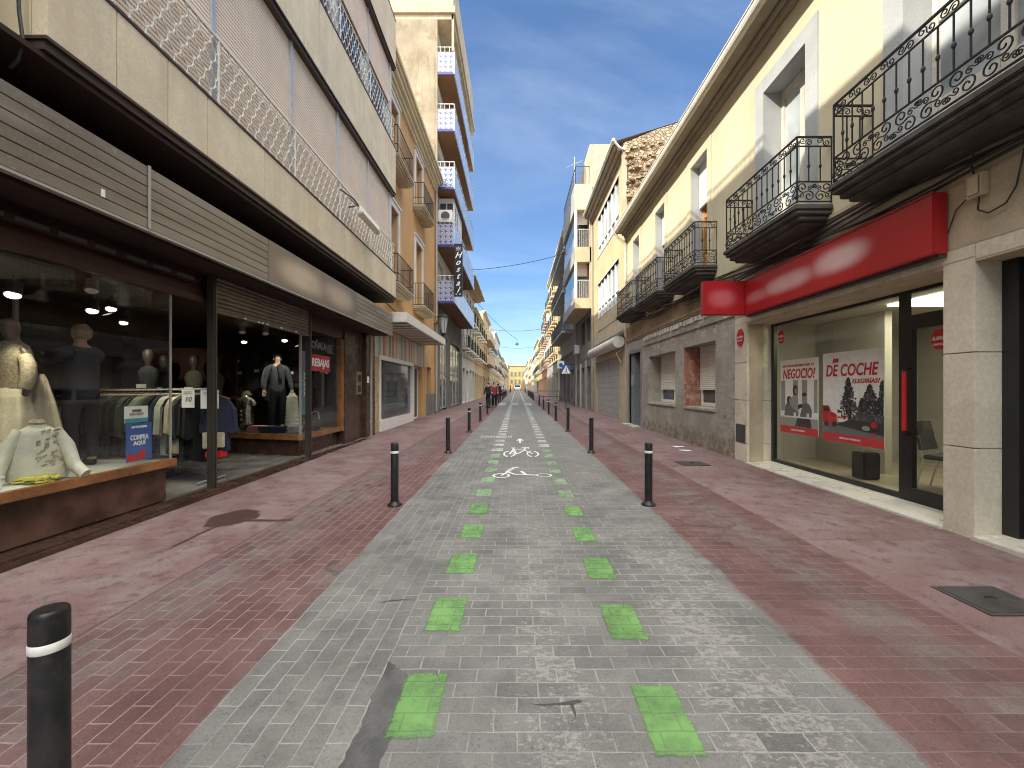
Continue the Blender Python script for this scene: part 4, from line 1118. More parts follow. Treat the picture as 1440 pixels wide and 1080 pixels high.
def lattice(z0, z1, parent):
    m = MB(); o = -.045
    for z, r in ((z0+.02, .012), (z1, .02)): m.tube([L.p(o, Y0+.05, z), L.p(o, Y1, z)], r, 4)
    y = Y0 + .1; k = 0; H = z1 - z0 - .04
    while y < Y1 - .04:
        pts = []
        ph = 1 if k % 2 else -1
        for i in range(25):
            f = i/24; c = math.sin(f*2*PI*2.5)
            pts.append(L.p(o, y + ph*(.043*abs(c)**.6*(1 if c > 0 else -1)), z0 + .02 + H*f))
        m.tube(pts, .009, 4, caps=False)
        y += .088; k += 1
    for y in mull: m.tube([L.p(o, y+.02, z0), L.p(o, y+.02, z1)], .016, 4)
    m.build('railing', M['white_iron'], parent)
lattice(5.03, 5.88, bL); lattice(8.83, 9.70, bL)
# roof terrace railing
m = MB()
for z in (12.95, 13.15): m.tube([L.p(-.25, Y0, z), L.p(-.25, Y1, z)], .025, 6)
y = Y0
while y < Y1: m.tube([L.p(-.25, y, 12.7), L.p(-.25, y, 13.15)], .012, 4); y += .16
m.build('roof_railing', M['white_iron'], bL)
# soffit, fascia
m = MB()
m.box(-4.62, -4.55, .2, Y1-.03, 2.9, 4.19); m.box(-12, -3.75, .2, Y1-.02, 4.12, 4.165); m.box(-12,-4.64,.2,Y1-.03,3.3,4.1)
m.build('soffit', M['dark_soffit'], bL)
F0, F1 = 1.0, 12.72
m = MB()
for k in range(6):
    z = 3.15 + k*.107
    for a, b in ((F0, 4.28), (4.30, 6.35), (9.85, F1)): m.box(-3.88, -3.80, a+.002, b-.002, z+.003, z+.104)
m.box(-3.90, -3.882, F0, F1, 3.16, 3.78); m.box(-4.5, -3.90, F0, F1, 3.72, 3.775); m.box(-4.5,-3.9,F1-.05,F1-.005,3.16,3.71)
fa = m.build('fascia', M['fascia'], bL, bevel=.004)
m = MB(); m.box(-3.884, -3.795, 6.355, 9.845, 3.153, 3.787); m.build('sign_board', M['fascia_blur'], fa)
m = MB(); m.box(-3.795, -3.785, 4.275, 4.305, 3.15, 3.80); m.box(-3.86, -3.796, F0, F1, 3.125, 3.148); m.build('metal_strip', M['zinc'], fa)
m = MB(); m.box(-3.80, -3.79, 3.80, 3.83, 3.26, 3.33); m.build('label_plate', M['paper'], fa)
m = MB()
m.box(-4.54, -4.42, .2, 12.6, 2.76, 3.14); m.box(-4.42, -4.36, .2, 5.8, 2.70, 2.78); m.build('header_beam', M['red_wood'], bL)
m = MB()
k = .3
rr = random.Random(2)
m.box(-4.36, -4.30, .3, 5.6, 2.93, 3.0, 0)
for i in range(15):
    y = .5 + i*.34; m.box(-4.33, -4.295, y, y+.2+.1*rr.random(), 2.945, 2.985, 1)
m.box(-4.44, -3.9, .3, 12.6, 3.105, 3.135, 0)
m.build('awning_roller', [M['dark_soffit'], M['dkgrey']], bL)
# shutter guides and half open roller shutter
for y in (5.88, 8.60):
    m = MB(); m.box(-4.36, -4.26, y-.035, y+.035, .08, 3.13); m.box(-4.255, -4.25, y-.012, y+.012, .1, 3.1); m.build('shutter_guide', plain('brown_steel_post', (.10,.085,.07), .35, .6), bL, bevel=.004)
m = MB()
z = 2.62
while z < 3.08: m.tube([(-4.31, 5.92, z+.03), (-4.31, 8.56, z+.03)], .033, 8); z += .062
m.box(-4.35, -4.27, 5.92, 8.56, 2.585, 2.625)
rs = m.build('roller_shutter', weathered('dull_shutter_steel', (.17,.15,.12), .25, 4, .4, .1, 60, .2, (.07,.06,.05), metal=.5), bL)
m = MB()
for y in (6.5, 6.85, 6.95, 7.08, 7.5, 8.0): m.box(-4.268, -4.262, y, y+.06, 2.592, 2.618)
m.build('sticker', M['paper'], rs)
# plinth, step and shop room
m = MB()
m.box(-4.52, -4.12, -1, Y1, -.15, .075); m.box(-4.35, -4.16, -1, Y1, .07, .10); m.build('step', M['granite'], bL, bevel=.008)
m = MB(); m.box(-10, -4.5, -1, 12.6, .0, .095); m.build('shop_floor', M['shop_floor'], bL)
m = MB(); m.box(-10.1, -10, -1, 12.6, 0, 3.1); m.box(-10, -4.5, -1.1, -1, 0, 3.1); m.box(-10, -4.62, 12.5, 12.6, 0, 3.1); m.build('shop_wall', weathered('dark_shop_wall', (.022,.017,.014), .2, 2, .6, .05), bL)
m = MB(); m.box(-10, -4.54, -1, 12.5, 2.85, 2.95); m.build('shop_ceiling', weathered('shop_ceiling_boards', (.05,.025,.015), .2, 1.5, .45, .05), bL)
m = MB(); m.box(-10, -4.9, 2.0, 9.0, 2.70, 2.84); m.build('ceiling_panel', weathered('ceiling_panel', (.10,.085,.065), .2, 1, .6), bL) if False else None
# first display window
m = MB(); m.box(-6.4, -4.46, -.9, 5.28, .095, .52); m.build('display_base', M['granite_rough'], bL)
m = MB(); m.box(-6.4, -4.44, -.9, 5.3, .521, .60); m.build('display_floor', weathered('display_floor_cloth', (.58,.58,.5), .12, 4, .4, .05), bL)
m = MB(); m.box(-4.438, -4.36, -.9, 5.34, .52, .615); m.box(-6.4, -4.44, 5.302, 5.34, .52, .615); m.build('wooden_edge', M['wood'], bL, bevel=.006)
m = MB(); m.face([(-4.42,-.9,.616),(-4.42,5.3,.616),(-4.42,5.3,2.76),(-4.42,-.9,2.76)]); m.face([(-4.43,5.31,.616),(-6.4,5.31,.616),(-6.4,5.31,2.84),(-4.43,5.31,2.84)])
m.build('display_glass', M['clear'], bL)
m = MB(); m.box(-4.43, -4.41, 5.295, 5.315, .616, 2.76); m.box(-6.42, -6.38, 5.29, 5.33, .6, 2.84); m.build('glass_edge', M['zinc'], bL)
# second display window, with a slanted side
P2 = [(-4.5, 8.62), (-4.5, 10.5), (-7.6, 10.5), (-7.6, 9.42), (-6.2, 9.06)]
m = MB(); m.prism([(x - (.06 if i < 2 else 0), y + (.07 if i in (0, 4, 3) else 0), .095) for i, (x, y) in enumerate(P2)], (0,0,.355)); m.build('display_base', M['granite'], bL)
m = MB(); m.prism([(x, y, .451) for x, y in P2], (0,0,.09)); m.build('display_floor', weathered('dark_display_floor', (.13,.12,.11), .2, 4, .3, .05), bL)
m = MB()
def edge(a, b, z0, z1, th=.05):
    d = (Vector((*b, 0)) - Vector((*a, 0))).normalized(); n = Vector((d.y, -d.x, 0))
    A_ = Vector((*a, z0)); B_ = Vector((*b, z0))
    m.prism([A_, B_, B_ + n*th, A_ + n*th], (0, 0, z1-z0))
edge(P2[4], P2[0], .44, .555); edge(P2[0], P2[1], .44, .555); m.prism([(-4.5,8.62,.44),(-4.45,8.62,.44),(-4.50,8.565,.44)], (0,0,.115))
edge(P2[3], P2[4], .44, .555)
m.box(-4.55, -4.42, 10.50, 10.62, .44, 2.86); m.build('wooden_edge', M['wood'], bL)
m = MB(); m.face([(-4.48,8.62,.556),(-4.48,10.5,.556),(-4.48,10.5,2.78),(-4.48,8.62,2.78)]); m.face([(-4.49,8.6,.556),(-6.2,9.04,.556),(-6.2,9.04,2.84),(-4.49,8.6,2.84)]); m.build('display_glass', M['clear'], bL)
m = MB(); m.box(-4.50, -4.46, 8.585, 8.625, .556, 2.8); m.build('glass_edge', M['zinc'], bL)
m = MB(); m.box(-7.6, -4.6, 10.52, 10.6, .096, 2.84); m.build('back_panel', weathered('dark_back_panel', (.03,.027,.024), .2, 2, .5), bL)
# closed bay with doors to the flats
m = MB(); m.box(-4.62, -4.40, 10.62, 11.30, .08, 3.12); m.box(-4.62, -4.43, 11.31, 11.95, .08, 3.12); m.box(-4.62, -4.33, 11.96, 12.69, .08, 3.12); m.build('brown_panelling', M['granite'], bL, bevel=.006)
m = MB(); m.box(-4.33, -4.31, 12.28, 12.40, .1, 3.1); m.build('steel_strip', M['zinc'], bL)
ic = MB(); ic.box(-4.43, -4.405, 11.45, 11.80, 1.35, 1.98, 0); ic.box(-4.405, -4.40, 11.52, 11.74, 1.70, 1.90, 1); ic.box(-4.405, -4.40, 11.52, 11.74, 1.42, 1.60, 1)
tag(ic.build('door_intercom', [plain('brass_plate', (.42,.33,.2), .35, .7), M['black_frame']], loc=(-4.42, 11.6, 1.35)), 'brass intercom panel on the brown wall at the end of the clothes shop', 'intercom')
ic = MB(); ic.box(-4.33, -4.308, 12.02, 12.12, 1.68, 1.86); tag(ic.build('doorbell_plate', M['paper'], loc=(-4.32, 12.05, 1.7)), 'small white doorbell plate beside the steel strip', 'doorbell')
# lamps, cable and floodlight on the front
t = thing('floodlight', 'long white light fitting on a bracket fixed to the lower white railing', 'light fitting', (-3.5, 9.6, 5.5))
m = MB(); m.obox((-3.46, 9.7, 5.42), (.0,.62,0), (.06,0,.03), (-.03,0,.09)); m.build('housing', M['white_iron'], t, bevel=.02)
m = MB(); m.tube([(-3.7,9.15,5.5),(-3.46,9.1,5.5),(-3.42,8.7,5.48),(-3.42,8.05,5.36)], .018, 6); m.tube([(-3.74,9.2,5.75),(-3.46,9.2,5.48)], .012, 5); m.build('bracket', M['dkgrey'], t)
m = MB(); m.tube([(-3.88,3.22,7.2),(-3.88,3.2,6),(-3.85,3.2,5.0),(-3.83,3.2,4.4),(-3.80,3.2,4.18),(-3.84,3.2,4.03),(-3.9,3.2,3.97)], .012, 6); tag(m.build('loose_cable', M['cable'], loc=(-3.85,3.2,4)), 'black cable hanging down the end of the stone ledge at the upper left', 'cable')

# ------------------------------------------------------------------ shop contents
def spot(x, y, z, label, lit, tgt=None, energy=40):
    t = thing('spotlight', label, 'spotlight', (x, y, z), 'spotlights in the clothes shop')
    m = MB(); m.tube([(x,y,z),(x,y,z-.1)], .012, 6); m.tube([(x,y,z-.07),(x+.03,y-.04,z-.2)], [.055,.065], 12); m.build('lamp_body', M['dkgrey'] if lit else M['zinc'], t)
    m = MB(); m.tube([(x+.03,y-.04,z-.201),(x+.032,y-.042,z-.206)], .056, 14); m.build('bulb', M['bulb'] if lit else M['paper'], t)
    if lit and energy:
        d = bpy.data.lights.new('spot_light', 'SPOT'); d.energy = energy; d.spot_size = R(75); d.spot_blend = .6; d.color = (1, .93, .72); d.shadow_soft_size = .05
        o = bpy.data.objects.new('spot_light', d); COL.objects.link(o); o.location = (x+.03, y-.04, z-.22)
        o.rotation_euler = (Vector(tgt) - o.location).to_track_quat('-Z', 'Y').to_euler()
M['bulb'] = emit('lit_bulb', (1,.93,.7), 3)
spot(-4.95, 4.1, 2.62, 'lit spotlight above the white dress at the far left', 1, (-4.75, 4.0, .6), 34)
spot(-5.35, 5.25, 2.68, 'lit small spotlight above the head end of the clothes rail', 1, (-5.3, 6.2, 1), 30)
spot(-5.6, 5.75, 2.80, 'added lit spotlight above the middle of the clothes rail', 1, (-5.6, 6.4, 1), 38)  # extra lamp added to brighten the garments on the rail
spot(-5.0, 4.9, 2.85, 'unlit pale spotlight near the wooden header of the first window', 0)
spot(-6.0, 8.2, 2.84, 'unlit spotlight left of the three in the shop entrance', 0)
spot(-5.55, 8.4, 2.84, 'unlit spotlight in the middle of the three in the shop entrance', 0)
spot(-5.2, 8.6, 2.84, 'unlit spotlight right of the three in the shop entrance', 0)
spot(-5.2, 9.3, 2.78, 'lit spotlight over the male mannequin in the second window', 1, (-5.7, 9.9, 1.2), 26)
spot(-6.3, 9.6, 2.78, 'lit spotlight over the silver torso in the second window', 1, (-6.0, 9.4, .8), 30)
spot(-6.8, 7.2, 2.84, 'lit spotlight deep in the shop above the bust forms', 1, (-7.4, 8.6, 1.6), 30)
m = MB(); m.box(-6.6, -5.0, 3.0, 4.6, 2.72, 2.80); tag(m.build('air_duct', weathered('grey_ceiling_unit', (.16,.15,.125), .2, 2, .6), loc=(-5.8, 3.8, 2.75)), 'dull grey ceiling unit above the first window display', 'ceiling unit')
# clothes rail with garments
RY = 6.35
t = thing('clothes_rail', 'chrome clothes rail full of dark garments inside the shop entrance', 'clothes rail', (-5.5, RY, .1))
m = MB(); m.tube([(-6.75, RY, 1.47), (-4.62, RY-.05, 1.50)], .015, 8); m.tube([(-6.75, RY-.25, 1.40), (-4.62, RY-.3, 1.43)], .010, 8); m.build('rail', M['alu'], t)
for x in (-6.7, -4.66):
    m = MB(); m.tube([(x, RY, .1), (x, RY, 1.5)], .014, 8); m.tube([(x, RY-.3, .12), (x, RY+.3, .12)], .016, 8); m.build('upright', M['alu'], t)
gcols = {'black':(.012,.012,.013),'dark green':(.045,.06,.035),'olive grey':(.10,.10,.07),'dark brown':(.05,.032,.02),'pale grey':(.40,.40,.36),'charcoal':(.035,.036,.04),'cream':(.52,.46,.33),'sage green':(.16,.19,.14),'navy':(.02,.025,.05)}
gm = {k: weathered(k.replace(' ', '_') + '_fabric', c, .2, 6, .85, .25, 120) for k, c in gcols.items()}
seq = ['pale grey','black','black','dark brown','black','dark green','charcoal','black','black','dark green','charcoal','sage green','sage green','black','navy','pale grey','black','cream','charcoal','black','black']
rg = random.Random(11)
def garment(x, y, top, ln, mat, rz, label, wd=.42):
    t = thing('hanging_garment', label, 'garment', (x, y, top), 'garments on the clothes rail')
    ca, sa = math.cos(rz), math.sin(rz)
    def P(u, v, z): return (x+u*ca-v*sa, y+u*sa+v*ca, z)
    m = MB(); n = 8; prof = []
    outline = [(.04,0),(.10,-.025),(wd/2-.02,-.09),(wd/2+.04,-.20),(wd/2+.06,-.62*ln),(wd/2+.02,-.66*ln),(wd/2-.05,-.62*ln),(wd/2-.04,-.95*ln)]
    full = [(-u, z) for u, z in outline] + [(0,-ln*rg.uniform(.96,1.0))] + [(u, z) for u, z in outline[::-1]]
    pts = [(u, z, .035+.03*abs(math.sin(u*17+x*9))) for u, z in full]
    f = [P(u, -th, top-.07+z) for u, z, th in pts]; b = [P(u, th, top-.07+z) for u, z, th in pts]
    m.face(f); m.face(b[::-1])
    for i in range(len(f)): j = (i+1) % len(f); m.face([f[i], b[i], b[j], f[j]])
    m.build('cloth', mat, t)
    m = MB(); m.tube([P(-.15,0,top-.11), P(0,0,top-.05), P(.15,0,top-.11)], .008, 5); m.tube([P(0,0,top-.05), P(0,0,top), P(.02,0,top+.02), P(.035,0,top)], .004, 5); m.build('hanger', M['wood'], t)
for i, c in enumerate(seq):
    x = -6.62 + i*.092
    garment(x, RY-.02*rg.random(), 1.50, rg.uniform(.82,1.0) if i < 13 else rg.uniform(.9,1.08), gm[c], R(rg.uniform(58, 80)), f"{c} garment, {('%s' % (ordn+['nineteenth','twentieth','twenty-first'])[i])} hanger from the left on the clothes rail")
garment(-4.50, 6.28, 1.46, .86, gm['navy'], R(12), 'dark navy printed top facing out at the right end of the clothes rail', .36)
def slip(x, y, z, w_, h, rot, label, txt):
    t = thing('price_card', label, 'price card', (x, y, z), 'price cards on the clothes rail'); ca, sa = math.cos(rot), math.sin(rot)
    m = MB(); m.prism([(x-ca*w_/2, y-sa*w_/2, z-h/2), (x+ca*w_/2, y+sa*w_/2, z-h/2), (x+ca*w_/2, y+sa*w_/2, z+h/2), (x-ca*w_/2, y-sa*w_/2, z+h/2)], (-sa*.003, ca*.003, 0)); m.build('card', M['paper'], t)
    lettering(txt, .10, M['ink2'], (x+sa*.004, y-ca*.004, z-.01), (ca, sa, 0), (0,0,1), t, .001, .2)
    m = MB()
    for k in range(2): m.prism([(x-ca*w_*.35, y-sa*w_*.35-.003, z+h*(.26+.1*k)), (x+ca*w_*.3, y+sa*w_*.3-.003, z+h*(.26+.1*k)), (x+ca*w_*.3, y+sa*w_*.3-.003, z+h*(.30+.1*k)), (x-ca*w_*.35, y-sa*w_*.35-.003, z+h*(.30+.1*k))], (0,-.001,0))
    m.build('small_print', M['ink3'], t)
slip(-4.47, 6.05, 1.35, .24, .27, .15, 'white price card reading 10 at the right end of the clothes rail', '10')
slip(-4.76, 6.02, 1.36, .17, .26, .1, 'white price card partly behind the steel post on the clothes rail', '10')
m = MB(); m.prism([(-4.62,6.1,.62),(-4.32,6.12,.64),(-4.32,6.12,.86),(-4.62,6.1,.86)], (0,.04,0)); tag(m.build('folded_skirt', gm['cream'], loc=(-4.5,6.1,.6), bevel=.01), 'cream satin skirt hem hanging below the dark clothes at the rail end', 'garment')
m = MB(); m.box(-4.62,-4.40,6.14,6.34,.47,.58); tag(m.build('red_bag', M['red'], loc=(-4.5,6.2,.47), bevel=.02), 'red bundle under the right end of the clothes rail', 'bag')
# blue poster and card on the first window glass
def leaflet(x, y0, y1, z0, z1, mat, label, texts, name='leaflet'):
    t = thing(name, label, 'leaflet', (x, (y0+y1)/2, z0))
    m = MB(); m.box(x-.004, x, y0, y1, z0, z1); m.build('sheet', mat, t)
    for s, size, zz, wd, mt in texts: lettering(s, size, mt, (x+.003, (y0+y1)/2, z0+(z1-z0)*zz), (0,1,0), (0,0,1), t, .003, 0, wd*(y1-y0))
    return t
xg = -4.435
t = leaflet(xg, 4.72, 5.05, .66, 1.10, M['blue'], 'blue leaflet with white lettering stuck inside the first shop window', [('COMPRA', .08, .62, .72, M['white_print']), ('AQUÍ', .06, .47, .5, M['white_print']), ('EN TU BARRIO', .03, .9, .6, M['white_print'])])
m = MB(); m.face([(xg+.002,4.73,.665),(xg+.002,4.9,.665),(xg+.002,4.86,.73),(xg+.002,4.73,.76)]); m.face([(xg+.002,4.92+.05*math.cos(a),.73+.06*math.sin(a)) for a in [2*PI*i/12 for i in range(12)]]); m.build('picture', M['red'], t)
t = leaflet(xg, 4.70, 5.0, 1.11, 1.30, M['paper'], 'white card with a teal foot above the blue leaflet', [('HORARIO', .035, .72, .4, M['ink2']), ('LUNES A VIERNES', .03, .52, .6, M['ink3'])])
m = MB(); m.box(xg, xg+.002, 4.70, 5.0, 1.11, 1.16); m.build('teal_foot', plain('teal_print', (.05,.3,.35), .5), t)
# blouse on a stand, box, gold trim
ws = weathered('white_blouse_cloth', (.62,.60,.50), .1, 9, .8, .3, 90)
M['sequin'] = weathered('gold_lace', (.36,.30,.20), .3, 40, .5, .5, 160)
BX, BY_ = 0.0, 0.0
t = thing('white_blouse', 'white lace blouse with gold buttons displayed on the window floor', 'blouse', (-4.70, 4.08, .6))
def brot(m):
    c_, s_ = math.cos(R(48)), math.sin(R(48)); m.v = [(-4.70+.78*(x*c_-y*s_), 4.08+.78*(x*s_+y*c_), z) for x, y, z in m.v]; return m
m = MB(); m.lathe(BX, BY_, [(.10,.61),(.26,.62),(.255,.75),(.22,.92),(.19,1.04),(.155,1.10),(.07,1.15),(.06,1.18)], 22, 0, 1.0, .55); brot(m).build('body_cloth', ws, t, smooth=True)
for sg in (-1, 1):
    m = MB(); m.tube([(BX+.15*sg, BY_, 1.09), (BX+.25*sg, BY_-.04, .93), (BX+.31*sg, BY_-.12, .74), (BX+.33*sg+.08*(sg>0), BY_-.22, .635)], [.06,.075,.07,.06], 10); brot(m).build('sleeve', ws, t, smooth=True)
m = MB(); rb = random.Random(4)
for k in range(46):
    a = rb.uniform(-1.1, .15) - .5; z = rb.uniform(.72, 1.12); rr_ = .2 + (1.1-z)*.12
    x_, y_ = BX + rr_*math.cos(a)*1.0 + .0, BY_ + rr_*math.sin(a)*.55
    m.obox((x_, y_, z), (.016,.004,.006), (-.003,.009,.002), (0,.002,.008))
m.lathe(BX, BY_, [(.062,1.15),(.085,1.17),(.06,1.2)], 12, 0, 1, .7); brot(m).build('gold_trim', M['sequin'], t)
m = MB()
for k in range(40):
    a = rb.random()*2*PI; r_ = .18*rb.random()**.5
    m.obox((-4.60+r_*math.cos(a)*.9, 4.0+r_*math.sin(a)*.7, .61+.05*rb.random()), (.04,.02*rb.random(),.004), (-.01,.028,.0), (0,0,.008))
tag(m.build('yellow_scarf', plain('yellow_gauze', (.62,.55,.10), .7), loc=(-4.60,4.0,.6)), 'crumpled yellow scarf lying in front of the white blouse', 'scarf')
m = MB(); m.box(-4.85,-4.60,3.55,3.72,.602,.70); m.box(-4.86,-4.59,3.54,3.73,.701,.72); tag(m.build('gift_box', M['paper'], loc=(-4.7,3.63,.6)), 'white gift box at the left edge of the window floor', 'box')
# white dress on a mannequin
DX, DY = -5.22, 4.30
t = thing('dress_mannequin', 'mannequin wearing a long ivory lace dress in the first shop window', 'mannequin', (DX, DY, .6))
me = skin_mesh([(DX,DY,1.2),(DX,DY,1.55),(DX,DY,1.78),(DX,DY,1.93),(DX,DY,2.02),(DX,(DY-.02),2.12),(DX,(DY-.02),2.24),(DX+0.15,DY,1.88),(DX+0.22,(DY-.02),1.65),(DX+0.24,DY-.09,1.42),(DX-0.15,DY,1.88),(DX-0.22,(DY-.02),1.65),(DX-0.22,DY-.09,1.42)],
  [(0,1),(1,2),(2,3),(3,4),(4,5),(5,6),(3,7),(7,8),(8,9),(3,10),(10,11),(11,12)], [.11,.10,.125,.09,.045,.085,.07,.055,.04,.03,.055,.04,.03], 2)
m = MB(); m.add_mesh(me); m.build('body', plain('mannequin_skin', (.12,.085,.06), .4), t, smooth=True)
iv = weathered('ivory_tulle', (.60,.53,.38), .12, 7, .7, .2, 60)
m = MB(); n = 40; prof = [(.30,.605),(.285,.75),(.25,1.0),(.21,1.2),(.16,1.42),(.125,1.52)]
b0 = []
for r_, z in prof:
    b0.append([(DX+(r_*(1+.06*math.sin(9*2*PI*k/n)*(1 if z < 1.4 else .2)))*math.cos(2*PI*k/n), DY+(r_*(1+.06*math.sin(9*2*PI*k/n)*(1 if z < 1.4 else .2)))*.8*math.sin(2*PI*k/n), z) for k in range(n)])
for i in range(len(prof)-1):
    for k in range(n): l = (k+1) % n; m.face([b0[i][k], b0[i][l], b0[i+1][l], b0[i+1][k]])
m.build('skirt', iv, t, smooth=True)
m = MB(); m.lathe(DX, DY, [(.128,1.5),(.135,1.6),(.155,1.75),(.165,1.85),(.13,1.95),(.06,2.0)], 24, 0, 1.05, .8); m.build('bodice', M['sequin'], t, smooth=True)
m = MB(); n2 = 36; pr = [(.22,.62),(.21,.85),(.175,1.1),(.12,1.35),(.05,1.6),(.02,1.66)]; rr0 = []
for r_, z in pr: rr0.append([(DX+.16+r_*(1+.07*math.sin(8*2*PI*k/n2))*math.cos(2*PI*k/n2), DY+.13+r_*(1+.07*math.sin(8*2*PI*k/n2))*.7*math.sin(2*PI*k/n2), z) for k in range(n2)])
for i in range(len(pr)-1):
    for k in range(n2): l = (k+1) % n2; m.face([rr0[i][k], rr0[i][l], rr0[i+1][l], rr0[i+1][k]])
m.build('overskirt', weathered('beige_tulle', (.42,.37,.26), .12, 7, .7, .2, 60), t, smooth=True)
m = MB(); m.tube([(DX+.18,DY-.04,1.83),(DX+.24,DY-.06,1.75),(DX+.29,DY-.1,1.62),(DX+.27,DY-.12,1.5)], [.055,.06,.062,.05], 10); m.build('sleeve', M['sequin'], t, smooth=True)

# second window: mannequin, silver torso, bags
def figure(px, py, pz, h, face_rot, mats, label, cat, name, parts=True, arms=None, extra=None):
    """standing clothed figure; arms: list of (elbow, hand) for -x then +x side in body units"""
    t = thing(name, label, cat, (px, py, pz)); s = h/1.78
    ca, sa = math.cos(face_rot), math.sin(face_rot)
    def W(p): x, y, z = p; return (px+(x*ca-y*sa)*s, py+(x*sa+y*ca)*s, pz+z*s)
    arms = arms or [((-.27,-.02,1.14),(-.29,-.12,.88)), ((.27,-.02,1.14),(.29,-.12,.88))]
    V = [(0,0,.95),(0,.01,1.15),(0,.02,1.33),(0,.01,1.46),(0,-.01,1.54),(0,-.02,1.63),(0,-.025,1.72)]; Rr = [.135,.12,.14,.085,.05,(.072,.088),.06]; E = [(0,1),(1,2),(2,3),(3,4),(4,5),(5,6)]
    hands = []
    for sg, (el, hd) in zip((-1, 1), arms):
        b = len(V); sh = (sg*.19, .01, 1.42)
        wr = tuple(e + (q-e)*.86 for e, q in zip(el, hd))
        V += [sh, el, wr, hd]; Rr += [.062,.045,.03,(.036,.02)]; E += [(3,b),(b,b+1),(b+1,b+2),(b+2,b+3)]
        hands.append((Vector(el), Vector(hd)))
        dv = (Vector(hd)-Vector(el)).normalized(); side = dv.cross(Vector((0,1,0))).normalized()
        for k, (off, ln) in enumerate(((-.024,.055),(-.008,.068),(.008,.064),(.024,.05))):
            c = len(V); V += [tuple(Vector(hd)+dv*.035+side*off), tuple(Vector(hd)+dv*(.035+ln*.6)+side*off*1.15), tuple(Vector(hd)+dv*(.035+ln)+side*off*1.2+Vector((0,-.012,-.008)))]
            Rr += [.0105,.0095,.008]; E += [(b+3,c),(c,c+1),(c+1,c+2)]
        c = len(V); V += [tuple(Vector(hd)-dv*.01+side*-.034*sg), tuple(Vector(hd)+dv*.03+side*-.055*sg)]; Rr += [.011,.009]; E += [(b+2,c),(c,c+1)]
    for sg in (-1, 1):
        b = len(V); V += [(sg*.09,0,.88),(sg*.10,-.01,.50),(sg*.105,.03,.10),(sg*.11,-.10,.035)]; Rr += [.09,.062,.042,(.038,.03)]; E += [(0,b),(b,b+1),(b+1,b+2),(b+2,b+3)]
    me = skin_mesh(V, E, Rr, 2)
    m = MB(); m.add_mesh(me)
    # nose and ears
    for c, a in (((0,-.105,1.635),(.014,.018,.024)),((-.078,-.01,1.64),(.01,.022,.032)),((.078,-.01,1.64),(.01,.022,.032))):
        bm = bmesh.new(); bmesh.ops.create_icosphere(bm, subdivisions=2, radius=1); tm = bpy.data.meshes.new('bump'); bm.to_mesh(tm); bm.free()
        m.add_mesh(tm, Matrix.Translation(c) @ Matrix.Diagonal((*a, 1)))
    m.v = [W(p) for p in m.v]; m.build('body', mats['skin'], t, smooth=True)
    def skinpart(V, E, Rr, mat, nm, sub=2):
        me = skin_mesh(V, E, Rr, sub); q = MB(); q.add_mesh(me); q.v = [W(p) for p in q.v]; return q.build(nm, mat, t, smooth=True)
    if 'top' in mats:
        V = [(0,0,.80),(0,.01,1.15),(0,.02,1.33),(0,.01,1.475)]; Rr = [(.19,.145),(.175,.14),(.19,.15),(.095,.085)]; E = [(0,1),(1,2),(2,3)]
        for sg, (el, hd) in zip((-1, 1), hands):
            b = len(V); V += [(sg*.19,.01,1.42), tuple(el), tuple(el+(hd-el)*.85)]; Rr += [.082,.064,.047]; E += [(3,b),(b,b+1),(b+1,b+2)]
        skinpart(V, E, Rr, mats['top'], mats.get('topname', 'jacket'))
    if 'legs' in mats:
        V = [(0,0,1.06),(0,0,.9)]; Rr = [(.165,.13),.155]; E = [(0,1)]
        for sg in (-1, 1):
            b = len(V); V += [(sg*.095,0,.80),(sg*.10,-.01,.50),(sg*.105,.03,.09)]; Rr += [.105,.078,.062]; E += [(1,b),(b,b+1),(b+1,b+2)]
        skinpart(V, E, Rr, mats['legs'], 'trousers')
    if 'shoes' in mats:
        for sg in (-1, 1): skinpart([(sg*.105,.06,.045),(sg*.11,-.07,.045),(sg*.115,-.17,.03)], [(0,1),(1,2)], [.048,.048,.034], mats['shoes'], 'shoe', 1)
    if 'hair' in mats:
        q = MB(); bm = bmesh.new(); bmesh.ops.create_icosphere(bm, subdivisions=3, radius=1); tm = bpy.data.meshes.new('cap'); bm.to_mesh(tm); bm.free()
        q.add_mesh(tm, Matrix.Translation((0,.012,1.685)) @ Matrix.Diagonal((.096,.112,.112,1)))
        hr = random.Random(1)
        def hv(x, y, z):
            if y < -.055 and z < 1.70: y = -.03; x *= .8
            if z < 1.60: z = 1.60
            return W((x+hr.uniform(-.004,.004), y+hr.uniform(-.004,.004), z+hr.uniform(-.003,.003)))
        q.v = [hv(*p) for p in q.v]
        q.build('hair', mats['hair'], t, smooth=True)
    if 'scarf' in mats: skinpart([(-.02,-.05,1.50),(.02,-.03,1.47),(.03,-.15,1.36),(.03,-.17,1.15)], [(0,1),(1,2),(2,3)], [(.1,.09),(.1,.09),.045,.04], mats['scarf'], 'scarf', 1)
    return t, W
figure(-5.06, 4.83, .6, 1.64, R(-104), dict(skin=M['skin'], top=M['jacket'], legs=M['trousers'], hair=M['hair_grey'], shoes=M['trousers']), 'person in a navy hooded jacket reaching towards the white dress in the window', 'person', 'person',
       arms=[((-.20,-.26,1.30),(-.10,-.52,1.37)), ((.18,-.28,1.32),(.06,-.55,1.40))])
mskin = plain('pale_mannequin_skin', (.42,.30,.22), .4)
